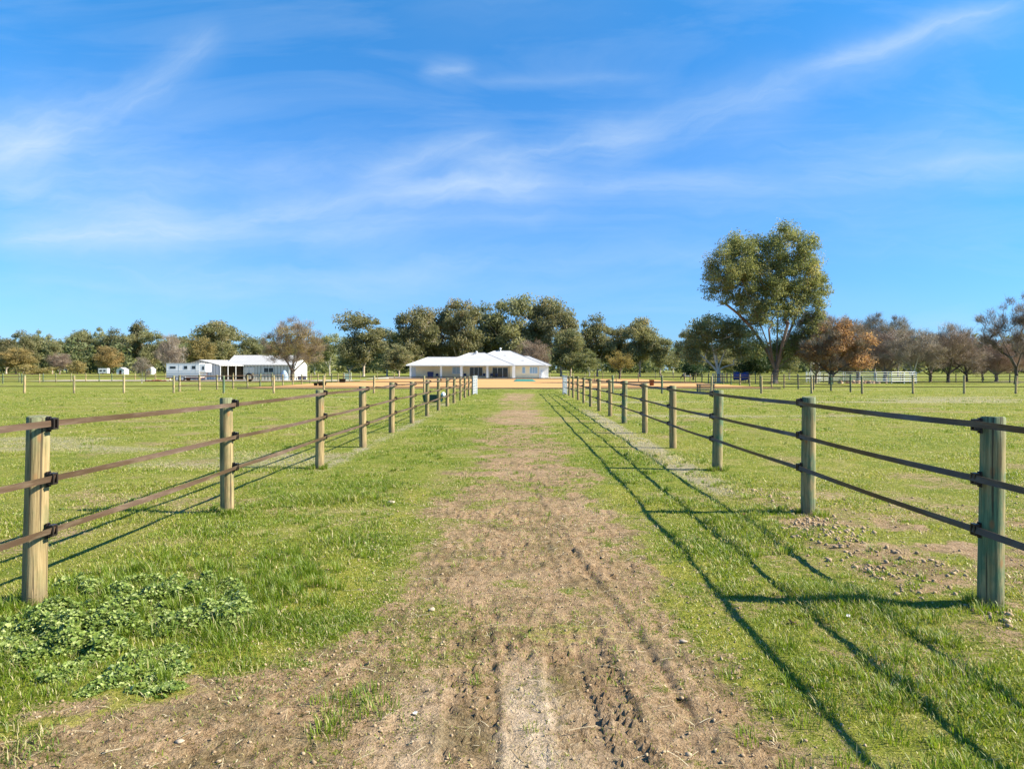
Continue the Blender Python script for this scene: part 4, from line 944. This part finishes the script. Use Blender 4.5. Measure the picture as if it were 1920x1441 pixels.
for (x0, x1, y0, y1, ez), (a, b, ym, rz_) in zip(hips, rid):
    caps.tube([(a, ym, rz_+.02), (b, ym, rz_+.02)], .07, 6)
    for (p, q) in (((x0, y0, ez), (a, ym, rz_)), ((x1, y0, ez), (b, ym, rz_)), ((x1, y1, ez), (b, ym, rz_))): caps.tube([(p[0], p[1], p[2]+.01), (q[0], q[1], q[2]+.01)], .055, 6)
c_ = hpart(caps, 'ridge_capping', M['ridge_cap'], roof)
g = MB()
for (x0, x1, yy_) in ((-22.95, -16.6, 150.12), (-16.65, -1.15, 149.22), (-1.2, 6.35, 151.12)): g.box(x0, x1, yy_-.06, yy_+.07, EZ-.16, EZ-.02)
hpart(g, 'gutter', M['white_metal'], roof)
for (px, z0, yv) in ((891, 4.95, 155), (936.5, 5.75, 158)):
    v = MB(); v.tube([(hx(px), yv, z0-.5), (hx(px), yv, z0+.35)], .10, 8); v.tube([(hx(px), yv, z0+.35), (hx(px), yv, z0+.55), (hx(px), yv, z0+.68)], [.2, .24, .08], 10); hpart(v, 'roof_vent', M['white_metal'], roof)
for (px, py) in ((884, 664), (946, 666), (981, 676)):
    v = MB(); zz = CAM_H+(HZ-py)*.1085-hz0; x_ = hx(px); yv = (151.0 if px > 940 else 149.3)+(zz-EZ)/PT; v.box(x_-.25, x_+.25, yv-.12, yv+.22, zz-.02, zz+.10); hpart(v, 'skylight_vent', M['ridge_cap'], roof)
wl = MB()
wl.box(-22.2, -16.2, 153.2, 157.3, 0, EZ-.18); wl.box(-16.2, -2.0, 153.0, 160.8, 0, EZ-.183); wl.box(-2.0, 5.6, 152.0, 159.2, 0, EZ-.19); wl.box(-11.8, 4.4, 159.2, 164.6, 0, EZ-.2)
hpart(wl, 'wall', M['render_cream'])
# projecting bright wall at right end
wl = MB(); wl.box(hx(1011), hx(1029), 151.75, 151.997, 0, EZ-.19); hpart(wl, 'wing_wall', M['render_white'])
sl_ = MB(); sl_.box(-22.9, 6.6, 149.4, 152.9, -.1, .09); hpart(sl_, 'verandah_slab', M['concrete'])
def col(px0, px1, y0, mt='render_white'):
    c = MB(); c.box(hx(px0), hx(px1), y0, y0+.38, .09, EZ-.186); hpart(c, 'column', M[mt])
for (a, b, yv) in ((767.5, 770.5, 150.4), (824.5, 828.5, 150.4), (863, 867.5, 149.6), (912, 916, 149.6), (960.5, 966, 149.7)): col(a, b, yv)
def opening(px0, px1, py0, py1, yv, glass, name, nm, panes):
    z1 = CAM_H+(HZ-py0)*(yv/F_PX)-hz0; z0 = CAM_H+(HZ-py1)*(yv/F_PX)-hz0; s = yv/F_PX; x0, x1 = (px0-CX)*s, (px1-CX)*s; z0 = max(z0, .12)
    f = MB(); t = .06
    f.box(x0-t, x1+t, yv-.05, yv-.003, z1, z1+t); f.box(x0-t, x1+t, yv-.05, yv-.003, z0-t, z0); f.box(x0-t, x0, yv-.05, yv-.003, z0, z1); f.box(x1, x1+t, yv-.05, yv-.003, z0, z1)
    for i in range(1, panes): q = x0+(x1-x0)*i/panes; f.box(q-.035, q+.035, yv-.055, yv-.032, z0, z1)
    w2 = MB(); w2.box(x0, x1, yv-.03, yv-.004, z0, z1); a = hpart(w2, name, M[glass]); hpart(f, nm, M['white_metal'], a)
opening(771.5, 779, 688, 707, 153.2, 'silver', 'roller_door', 'frame', 1)
opening(848.5, 862, 688, 700, 153.0, 'curtain_glass', 'window', 'frame', 2)
opening(881, 904.5, 688.5, 705, 153.0, 'glass', 'sliding_door', 'frame', 3)
opening(923.5, 952, 689, 707, 153.0, 'glass', 'sliding_door', 'frame', 3)
opening(979.5, 984.5, 688, 699, 152.0, 'curtain_glass', 'window', 'frame', 1)
opening(993.5, 1007.5, 688, 699.5, 152.0, 'curtain_glass', 'window', 'frame', 3)
hb = MB(); hb.box(hx(1014.5), hx(1018), 151.45, 151.74, .1, 1.5); hb.box(hx(1014.8), hx(1017.7), 151.40, 151.45, .9, 1.35); hpart(hb, 'heater_box', M['white_metal'])
# covered barbecue and outdoor chairs on the verandah
q = MB(); bx = hx(806); q.box(-.55, .55, -.3, .3, .0, .85); q.box(-.6, .6, -.33, .33, .85, 1.0); q.tube([(-.58, 0, 1.02), (.58, 0, 1.02)], .27, 10); bb = q.build('barbecue', M['navy'], None, loc=(bx, 150.9, hz0+.09)); tag(bb, 'barbecue under a dark blue cover on the left verandah', 'barbecue')
def vchair(px, yv, lab):
    r_ = empty('outdoor_chair', (hx(px), yv, hz0+.09)); tag(r_, lab, 'chair', 'dark chairs on the verandah')
    a = MB(); a.box(-.27, .27, -.27, .27, .40, .46); a.build('seat', M['navy'], r_); a = MB(); a.box(-.27, .27, .22, .27, .46, .92); a.build('backrest', M['navy'], r_)
    for sx in (-1, 1):
        for sy in (-1, 1): a = MB(); a.tube([(sx*.24, sy*.24, 0), (sx*.24, sy*.22, .4)], .02, 6); a.build('leg', M['black'], r_)
vchair(818, 151.2, 'dark chair on the verandah between the barbecue and the next column'); vchair(870.5, 151.4, 'dark chair just right of the third verandah column'); vchair(907, 151.6, 'dark chair in front of the left sliding door'); vchair(921, 151.3, 'dark chair just right of the fourth verandah column'); vchair(930, 152.0, 'dark chair in front of the right sliding door')

# ---------------------------------------------------------------- shed
SD = 129.2; shed = empty('farm_shed', (-46, SD, gz(-46, SD))); tag(shed, 'white metal shed with open carport and two doors left of the house', 'shed'); szg = 0
def spart(mb, name, material, parent=None, o=None):
    mb.v = [(x-shed.location.x, y-shed.location.y, z) for x, y, z in mb.v]; return mb.build(name, M[material], parent or shed)
def sx_(px, d=SD): return (px-CX)*d/F_PX
mx0, mx1, my0, my1, ez, rz_ = -50.6, -39.0, SD, SD+7.6, 2.78, 4.38; ym = (my0+my1)/2
b = MB(); b.box(-47.9, mx1, my0, my0+.12, 0, ez-.03); b.box(mx0, mx0+.12, my0+.2, my1, 0, ez-.03); b.box(mx0+.12, mx1, my1-.12, my1, 0, ez-.03)
b.poly([(mx1, my0, ez-.03), (mx1, my1, ez-.03), (mx1, ym, rz_-.06)]); b.poly([(mx0, my0+.2, ez-.03), (mx0, ym, rz_-.06), (mx0, my1, ez-.03)]); b.box(mx1-.12, mx1, my0+.12, my1-.12, 0, ez-.03)
spart(b, 'wall', 'shed_wall')
b = MB(); ov = .3
for (ya, yb) in ((my0-ov, ym), (my1+ov, ym)):
    za = ez-ov*(rz_-ez)/(ym-my0)
    for dz in (0, -.05): b.poly([(mx0-ov, ya, za+dz), (mx1+ov, ya, za+dz), (mx1+ov, yb, rz_+dz), (mx0-ov, yb, rz_+dz)])
    b.box(mx0-ov, mx1+ov, min(ya, ya+.05), max(ya, ya+.05), za-.12, za-.002)
mroof = spart(b, 'roof', 'shed_roof')
# annex, turned 60 degrees, gable towards the camera
P = Vector((-50.3, 125, 0)); lu = Vector((.5, .866, 0)); gu = Vector((-.866, .5, 0)); GW = 10.0; LL = 9.2; ae, ar = 2.62, 3.5
def an(t, s, z): v = P+lu*t+gu*s; return (v.x, v.y, z)
b = MB()
b.poly([an(0, 0, 0), an(0, GW, 0), an(0, GW, ae), an(0, GW/2, ar), an(0, 0, ae)][::-1]); b.poly([an(.1, 0, 0), an(.1, GW, 0), an(.1, GW, ae), an(.1, GW/2, ar), an(.1, 0, ae)])
b.poly([an(0, GW, 0), an(LL, GW, 0), an(LL, GW, ae), an(0, GW, ae)]); spart(b, 'gable_wall', 'shed_wall')
b = MB(); b.poly([an(.1, 4.2, .02), an(LL-1.6, 4.2, .02), an(LL-1.6, 4.2, ar-.25), an(.1, 4.2, ar-.25)]); spart(b, 'inner_wall', 'shed_cream')
b = MB(); b.box(-50.3, -48.2, 129.25, 129.33, .7, 2.5); spart(b, 'bay_shade_panel', 'dark_inside')  # near-black panel stands in for the shade inside the open carport
b = MB()
for dz in (0, -.05):
    b.poly([an(-.25, -.3, ae-.06+dz), an(LL, -.3, ae-.06+dz), an(LL, GW/2, ar+dz), an(-.25, GW/2, ar+dz)]); b.poly([an(-.25, GW+.3, ae-.06+dz), an(-.25, GW/2, ar+dz), an(LL, GW/2, ar+dz), an(LL, GW+.3, ae-.06+dz)])
b.poly([an(-.25, -.3, ae-.06), an(LL, -.3, ae-.06), an(LL, -.3, ae-.2), an(-.25, -.3, ae-.2)]); spart(b, 'carport_roof', 'shed_roof')
for t in (.1, 1.6, 3.2):
    b = MB(); a = an(t, -.1, 0); b.tube([(a[0], a[1], -.1), (a[0], a[1], ae-.1)], .06, 8); spart(b, 'carport_post', 'white_metal')
for (a_, c_) in ((456.8, 465.5), (468.5, 477)):
    b = MB(); b.box(sx_(a_), sx_(c_), my0-.04, my0-.003, .02, 2.15); dr = spart(b, 'door', 'shed_door'); b = MB(); b.box(sx_(c_)-.18, sx_(c_)-.08, my0-.09, my0-.04, .95, 1.1); spart(b, 'handle', 'black', dr)
b = MB(); b.box(sx_(495), sx_(512.5), my0-.03, my0-.003, 1.35, 2.1); wn = spart(b, 'window', 'glass')
b = MB(); t = .07; x0, x1 = sx_(495), sx_(512.5); b.box(x0-t, x1+t, my0-.06, my0-.003, 2.1, 2.17); b.box(x0-t, x1+t, my0-.06, my0-.003, 1.28, 1.35); b.box(x0-t, x0, my0-.06, my0-.003, 1.35, 2.1); b.box(x1, x1+t, my0-.06, my0-.003, 1.35, 2.1); b.box((x0+x1)/2-.03, (x0+x1)/2+.03, my0-.065, my0-.03, 1.35, 2.1); spart(b, 'frame', 'white_metal', wn)
for k, (a_, lab) in enumerate(((561, 'dark air conditioner box against the right end of the shed'), (571, 'rightmost dark air conditioner box at the shed corner'))):
    b = MB(); b.box(-.30, .30, -.2, .2, .05, .72); b.box(-.26, .26, -.22, -.2, .1, .67); b.tube([(0, -.23, .38), (0, -.25, .38)], .22, 14)
    o = b.build('air_conditioner', M['navy'], None, loc=(-38.4, 130.2 if k == 0 else 133.0, gz(-37, 128))); o.rotation_euler = (0, 0, R(60)); tag(o, lab, 'air conditioner')
# pale blue cover by the shed wall
b = MB(); n = 12
for z, rr_ in ((0, .62), (.6, .66), (1.1, .55), (1.5, .3), (1.7, .08)):
    for i in range(n): t = i/n*6.283; b.v.append((math.cos(t)*rr_*(1+.12*math.sin(3*t+z*3)), math.sin(t)*rr_*.7*(1+.1*math.sin(4*t)), z))
for k in range(4):
    for i in range(n): b.f.append((k*n+i, k*n+(i+1) % n, (k+1)*n+(i+1) % n, (k+1)*n+i))
b.f.append(tuple(4*n+i for i in range(n))); M['pale_blue'] = mat('pale_blue_cover', (.33, .45, .58), .6)
o = b.build('garden_umbrella_cover', M['pale_blue'], None, True, (sx_(533, 126), 126, gz(-40, 126))); tag(o, 'pale blue covered bundle standing against the shed wall', 'covered bundle')

# horse trailer
TD = 118.0; k = TD/F_PX; tr_ = empty('horse_trailer', ((349-CX)*k, TD, gz(-52, TD))); tag(tr_, 'white and silver gooseneck horse trailer parked beside the shed gable', 'trailer')
def tpart(mb, name, m_, parent=None): return mb.build(name, M[m_], parent or tr_)
b = MB(); b.poly([]) if False else None
L0, L1, LN = -2.6, 2.55, 3.55
b.box(L0, L1, -1.1, 1.1, .55, 2.72); b.box(L1, LN, -1.08, 1.08, 1.42, 2.66); body = tpart(b, 'body', 'white_metal')
b = MB(); b.box(L0+.05, L1-.02, -1.115, -1.102, .58, 1.32); b.box(L0+.05, L1-.02, -1.115, -1.102, 1.5, 1.6); tpart(b, 'side_panel', 'silver')
b = MB(); b.tube([(L0-.02, 0, 2.72), (L1, 0, 2.72)], .001, 4); b.box(L0-.05, L1+.03, -1.13, 1.13, 2.72, 2.80); tpart(b, 'roof', 'roof_white')
for (a_, c_, z0, z1) in ((-2.05, -1.15, 1.95, 2.28), (.15, .68, 1.88, 2.35), (1.40, 1.95, 1.88, 2.35)):
    b = MB(); b.box(a_, c_, -1.125, -1.103, z0, z1); w_ = tpart(b, 'window', 'glass'); b = MB(); b.box(a_-.05, c_+.05, -1.118, -1.101, z1, z1+.05); b.box(a_-.05, c_+.05, -1.118, -1.101, z0-.05, z0); tpart(b, 'frame', 'silver', w_)
b = MB(); b.box(3.0, 3.3, -1.10, -1.083, 1.75, 2.3); tpart(b, 'window', 'glass')
b = MB(); b.box(-.62, -.58, -1.12, -1.101, .6, 2.6); b.box(2.0, 2.04, -1.12, -1.101, .6, 2.6); tpart(b, 'door', 'silver')
b = MB(); b.box(L0-.1, L1+.1, -.9, .9, .40, .53); b.tube([(L1, 0, .45), (3.2, 0, .6), (3.3, 0, 1.4)], .07, 8); tpart(b, 'chassis', 'rust')
for x_ in (-.95, -.1, ):
    for s in (-1, 1):
        b = MB(); b.tube([(x_, s*.88, .36), (x_, s*1.10, .36)], .36, 20); w_ = tpart(b, 'wheel', 'rubber'); b = MB(); b.tube([(x_, s*1.10, .36), (x_, s*1.125, .36)], .2, 14); tpart(b, 'rim', 'silver', w_)
b = MB(); b.box(-1.45, .42, -1.14, -1.09, .76, .84); b.box(-1.45, -1.37, -1.14, -1.09, .5, .76); b.box(.34, .42, -1.14, -1.09, .5, .76); tpart(b, 'mudguard', 'white_metal')
b = MB(); b.tube([(3.25, -.3, 0), (3.25, -.3, 1.42)], .05, 8); b.box(3.13, 3.37, -.42, -.18, 0, .04); tpart(b, 'jack_leg', 'grey_metal')

# ---------------------------------------------------------------- small things
# teal cover
nx_, ny_ = 12, 26; xs = np.linspace(-1.6, 1.6, nx_); ys = np.linspace(0, 14, ny_); A, Bm = np.meshgrid(xs, ys)
Zt = .18+.05*(fbm(A, Bm, 1.2, 3, 5)-.5)+0*A; Zt[:, 0] = Zt[:, -1] = .04; Zt[0, :] = Zt[-1, :] = .04
i_ = np.arange(nx_*ny_).reshape(ny_, nx_); f = np.stack([i_[:-1, :-1], i_[:-1, 1:], i_[1:, 1:], i_[1:, :-1]], -1).reshape(-1, 4)
ptx = (984-CX)*107/F_PX
o = link('pool_cover', np_mesh('pool_cover', np.stack([A, Bm, Zt], -1).reshape(-1, 3), f, M['teal'], smooth=True), None, (ptx, 107, .04)); tag(o, 'teal green cover stretched low on the sand in front of the house', 'cover')
def tub(px, d, rad, h, material, lab, name='rubber_tub', cat='tub', wide=1.0):
    x = (px-CX)*d/F_PX; b = MB(); n = 18; prof = [(rad*.82, 0), (rad, h), (rad*1.05, h), (rad*1.05, h-.03), (rad*.96, h-.03), (rad*.78, .04)]
    prof = [(rad*.8, 0), (rad*1.0, h-.03), (rad*1.06, h-.03), (rad*1.06, h), (rad*.94, h), (rad*.76, .04)]
    for (q, z) in prof:
        for i in range(n): t = i/n*6.283; b.v.append((math.cos(t)*q*wide, math.sin(t)*q, z))
    for k_ in range(len(prof)-1):
        for i in range(n): b.f.append((k_*n+i, k_*n+(i+1) % n, (k_+1)*n+(i+1) % n, (k_+1)*n+i))
    b.f.append(tuple(5*n+i for i in range(n))); b.f.append(tuple(i for i in range(n))[::-1])
    o = b.build(name, material, None, True, (x, d, gz(x, d)+(.05 if 64 < d < 139 else 0))); tag(o, lab, cat); return o
root = empty('water_trough', ((812-CX)*36.5/F_PX, 36.5, gz(-4.2, 36.5))); tag(root, 'dark green water trough with a white float behind the left lane fence', 'trough')
b = MB()
for (z, q) in ((0, .86), (.36, 1.0), (.36, .93), (.08, .8)):
    for (sx, sy) in ((-1, -1), (1, -1), (1, 1), (-1, 1)):
        for (fx, fy) in (((1, .8), (.88, 1)) if sx*sy < 0 else ((.88, 1), (1, .8))): b.v.append((sx*.5*q*fx, sy*.32*q*fy, z))
for k_ in range(3):
    for i in range(8): b.f.append((k_*8+i, k_*8+(i+1) % 8, (k_+1)*8+(i+1) % 8, (k_+1)*8+i))
b.f.append(tuple(24+i for i in range(8))); b.build('basin', M['trough'], root)
b = MB(); b.tube([(.50, 0, .22), (.50, 0, .32), (.50, 0, .42), (.50, 0, .49)], [.07, .11, .105, .04], 14); b.build('float_valve', M['white_metal'], root, True)
tub(604, 76, .30, .35, M['rubber'], 'round black rubber tub on the grass by the left arena fence', wide=1.5); tub(592, 76.5, .22, .30, M['rubber'], 'small black tub left of the larger one by the arena fence')
tub(642, 97, .45, .5, M['rubber'], 'black drum on the sand left of the house'); tub(1222, 76, .26, .6, M['rust'], 'brown feed bucket at the right arena edge', 'feed_bucket', 'bucket')
# tyre on the fence by the doors
b = MB(); n = 20
for i in range(n):
    t = i/n*6.283
    for j in range(8): s = j/8*6.283; q = .30+.10*math.cos(s); b.v.append((math.cos(t)*q, .09*math.sin(s), .02+math.sin(t)*q))
for i in range(n):
    for j in range(8): b.f.append((i*8+j, i*8+(j+1) % 8, ((i+1) % n)*8+(j+1) % 8, ((i+1) % n)*8+j))
o = b.build('hanging_tyre', M['rubber'], None, True, ((469-CX)*70/F_PX, 69.8, .95)); tag(o, 'black tyre hung on the fence in front of the shed doors', 'tyre')
# timber slatted feeder
fx = (1323-CX)*55/F_PX; root = empty('hay_feeder', (fx, 55, gz(fx, 55))); tag(root, 'low weathered timber slatted crate on the sand behind the right paddock', 'crate')
for sx in (-1, 1):
    for sy in (-1, 1): b = MB(); b.box(sx*.5-.04, sx*.5+.04, sy*.35-.04, sy*.35+.04, 0, .56); b.build('corner_post', M['wood'], root)
for i in range(4):
    b = MB(); z = .08+i*.125
    b.box(-.6, .6, -.42, -.392, z, z+.07); b.box(-.6, .6, .392, .42, z, z+.07); b.box(-.57, -.543, -.39, .39, z+.01, z+.075); b.box(.543, .57, -.39, .39, z+.01, z+.075); b.build('slat', M['wood'], root)
b = MB(); b.box(-.62, .62, -.44, .44, .565, .59); b.build('lid', M['wood'], root)
place(1340, 735.5, 24, 52.6, 'dark', 'small dark shrub beside the timber crate in the right paddock', 'shrub', 'shrub')
# blue rug on fence, tree guard
b = MB(); n = 10; x0 = (1362-CX)*97/F_PX
for i in range(n):
    for (yy_, zz) in ((-.12, .25), (-.14, .8), (0, 1.3), (.14, .8), (.12, .35)): b.v.append((i/(n-1)*1.9, yy_+.04*math.sin(i*1.7), zz+.05*math.sin(i*.9)))
for i in range(n-1):
    for j in range(4): b.f.append((i*5+j, i*5+5+j, i*5+6+j, i*5+j+1))
o = b.build('horse_rug', M['blue_cloth'], None, True, (x0+.2, 94.5, .12)); tag(o, 'blue rug hanging on a rail left of the giant gum trunk', 'rug')
mod = o.modifiers.new('thickness', 'SOLIDIFY'); mod.thickness = .03
rl = MB(); rl.tube([(x0-.6, 94.5, -.2), (x0-.6, 94.5, 1.35)], .06, 8); rl.tube([(x0+3.0, 94.5, -.2), (x0+3.0, 94.5, 1.35)], .06, 8); rl.tube([(x0-.6, 94.5, 1.33), (x0+3.0, 94.5, 1.33)], .04, 8); tag(rl.build('hitching_rail', M['wood']), 'timber hitching rail under the blue rug', 'rail')
gx = (1347-CX)*96/F_PX; b = MB()
for i in range(16):
    t = i/16*6.283; b.tube([(math.cos(t)*.75, math.sin(t)*.75, 0), (math.cos(t)*.75, math.sin(t)*.75, 1.25)], .02, 5)
for z in (.1, .35, .6, .85, 1.1, 1.24): b.tube([(math.cos(i/16*6.283)*.75, math.sin(i/16*6.283)*.75, z) for i in range(17)], .018, 5)
o = b.build('tree_guard', M['grey_metal'], None, loc=(gx, 96, gz(gx, 96))); tag(o, 'grey wire guard around the trunk of the white-limbed gum', 'tree guard')
# white round yard
yx = (1612-CX)*98/F_PX; root = empty('round_yard', (yx, 98, 0)); tag(root, 'white railed round yard between the orange tree and the bare orchard', 'horse yard')
RY = 6.6; NP = 22
for i in range(NP):
    a0, a1 = i/NP*6.283, (i+1)/NP*6.283; p0 = Vector((math.cos(a0)*RY, math.sin(a0)*RY, 0)); p1 = Vector((math.cos(a1)*RY, math.sin(a1)*RY, 0)); b = MB()
    for z in (.30, .58, .86, 1.14, 1.42): b.tube([p0+Vector((0, 0, z)), p1+Vector((0, 0, z))], .035, 6)
    b.tube([p0+Vector((0, 0, -.1)), p0+Vector((0, 0, 1.46))], .045, 6); b.build('rail_panel', M['white_metal'], root)
b = MB(); a = Vector((-6.9, -1.2, 0)); c = a+Vector((1.15, .2, 0)); b.tube([a+Vector((0, 0, -.1)), a+Vector((0, 0, 2.5))], .05, 6); b.tube([c+Vector((0, 0, -.1)), c+Vector((0, 0, 2.5))], .05, 6); b.tube([a+Vector((0, 0, 2.5)), c+Vector((0, 0, 2.5))], .05, 6); b.build('gate_arch', M['white_metal'], root)
# firewood and soil pile by yard / rusty pile at trailer
sp2 = [(rr.gauss(0, .7), rr.gauss(0, .4), .10+.10*rr.random()) for _ in range(60)]
M['tan_soil'] = mat_sand('tan_soil', (.50, .33, .22), (.62, .45, .32), 2)
o = link('soil_heap', lumps('soil_heap', [(x*1.5, y+0, s*1.6) for x, y, s in sp2], M['tan_soil'], 9), None, ((1612-CX)*90/F_PX, 90, .05)); tag(o, 'low heap of pinkish soil beside the white yard', 'soil heap')
o = link('scrap_heap', lumps('scrap_heap', [(x, y, s) for x, y, s in sp2], M['rust'], 19), None, ((293-CX)*112/F_PX, 112, .05)); tag(o, 'rusty brown scrap heap left of the horse trailer', 'scrap heap')
# pale gate panel left of house
b = MB(); b.box(0, 1.15, -.02, .02, .05, 1.2); b.tube([(-.03, 0, -.1), (-.03, 0, 1.3)], .04, 6); b.tube([(1.18, 0, -.1), (1.18, 0, 1.3)], .04, 6); M['mint'] = mat('mint_panel', (.42, .56, .50), .5)
o = b.build('gate_panel', M['mint'], None, loc=((646-CX)*131/F_PX, 131, 0)); tag(o, 'pale mint gate panel in the fence left of the house', 'gate panel')
# distant white caravan, cottage
root = empty('white_caravan', ((195-CX)*262/F_PX, 262, gz(-145, 262))); tag(root, 'distant white caravan under the gums at the left treeline', 'caravan')
root.scale = (.7, .7, .8)
b = MB(); b.box(-2.3, 2.3, -1.1, 1.1, .5, 2.5); b.box(-2.1, 2.1, -1.0, 1.0, 2.5, 2.62); b.build('body', M['white_metal'], root); b = MB(); b.box(-1.6, -.4, -1.13, -1.103, 1.3, 1.9); b.build('window', M['glass'], root); b = MB(); b.box(.3, 1.4, -1.13, -1.103, 1.3, 1.9); b.build('window', M['glass'], root)
b = MB(); b.tube([(0, -1.12, .33), (0, -.9, .33)], .33, 12); b.build('wheel', M['rubber'], root)
for (px, w_, h_, lab) in ((230, 2.8, 2.4, 'small white gabled shed right of the distant caravan'), (283, 2.0, 2.6, 'tiny white gabled hut far behind the trailer')):
    root = empty('small_shed', ((px-CX)*262/F_PX, 262, gz(-135, 262))); tag(root, lab, 'shed')
    b = MB(); b.box(-w_/2, w_/2, -1.5, 1.5, 0, h_*.7); b.poly([(-w_/2, -1.5, h_*.7), (w_/2, -1.5, h_*.7), (0, -1.5, h_)]); b.build('wall', M['white_metal'], root)
    b = MB()
    for s in (-1, 1):
        b.poly([(s*w_/2*1.1, -1.7, h_*.67), (0, -1.7, h_+.03), (0, 1.7, h_+.03), (s*w_/2*1.1, 1.7, h_*.67)])
    b.build('roof', M['shed_roof'], root); b = MB(); b.box(-.4, .4, -1.53, -1.503, 0, 1.5); b.build('door', M['dark_inside'], root)

# ---------------------------------------------------------------- grazing horse
def horse(px, d, rz):
    x = (px-CX)*d/F_PX; o_ = (x, d, gz(x, d)-.0)
    V = [(0, 0, 1.02), (.35, 0, 1.06), (-.35, 0, 1.04), (.62, 0, 1.10), (-.62, 0, 1.05), (.88, 0, .98), (1.08, 0, .70), (1.24, 0, .42), (1.30, 0, .22), (1.36, 0, .10)]; Rr = [.27, .27, .28, .24, .25, .16, .12, .12, .085, .06]
    E = [(0, 1), (0, 2), (1, 3), (2, 4), (3, 5), (5, 6), (6, 7), (7, 8), (8, 9)]
    for s in (-1, 1):
        n = len(V); V += [(.60, s*.14, .80), (.60, s*.15, .45), (.59, s*.15, .12), (.63, s*.15, .04)]; Rr += [.12, .06, .042, .06]; E += [(3, n), (n, n+1), (n+1, n+2), (n+2, n+3)]
        n = len(V); V += [(-.62, s*.15, .82), (-.52, s*.16, .62), (-.72, s*.16, .40), (-.68, s*.16, .12), (-.63, s*.16, .04)]; Rr += [.16, .095, .055, .042, .06]; E += [(4, n), (n, n+1), (n+1, n+2), (n+2, n+3), (n+3, n+4)]
        n = len(V); V += [(1.12, s*.07, .60), (1.06, s*.09, .66)]; Rr += [.03, .015]; E += [(6, n), (n, n+1)]
    me = bpy.data.meshes.new('horse'); me.from_pydata(V, E, []); ob = link('horse', me, None, o_)
    sk = ob.modifiers.new('skin', 'SKIN'); sv = me.skin_vertices[0].data
    for i, q in enumerate(Rr): sv[i].radius = (q, q)
    sv[0].use_root = True; ss = ob.modifiers.new('sub', 'SUBSURF'); ss.levels = 1; ss.render_levels = 1
    dg = bpy.context.evaluated_depsgraph_get(); m2 = bpy.data.meshes.new_from_object(ob.evaluated_get(dg)); ob.modifiers.clear(); ob.data = m2
    m2.materials.clear(); m2.materials.append(M['horse_coat']); m2.polygons.foreach_set('use_smooth', [True]*len(m2.polygons)); ob.rotation_euler = (0, 0, rz); ob.scale = (.86,)*3
    b = MB(); prof = [(-.36, .70), (-.34, 1.0), (-.24, 1.28), (0, 1.40), (.24, 1.28), (.34, 1.0), (.36, .70)]
    for xx, sc in ((-.86, .86), (-.6, 1), (0, 1.02), (.45, 1), (.72, .9)):
        for (yy_, zz) in prof: b.v.append((xx, yy_*sc, .7+(zz-.7)*sc))
    for i in range(4):
        for j in range(6): b.f.append((i*7+j, i*7+j+1, i*7+8+j, i*7+7+j))
    b.build('rug', M['horse_rug'], ob, True)
    t = MB(); t.tube([(-.88, 0, 1.08), (-1.0, 0, .85), (-1.0, 0, .45)], [.04, .07, .03], 8); t.build('tail', M['black'], ob, True)
    m_ = MB(); m_.tube([(.60, 0, 1.30), (.84, 0, 1.16), (1.06, 0, .84)], [.03, .045, .03], 6); m_.build('mane', M['black'], ob, True)
    tag(ob, 'small rugged grey horse grazing in the field beyond the arena', 'horse')
horse(1288, 134, R(180))
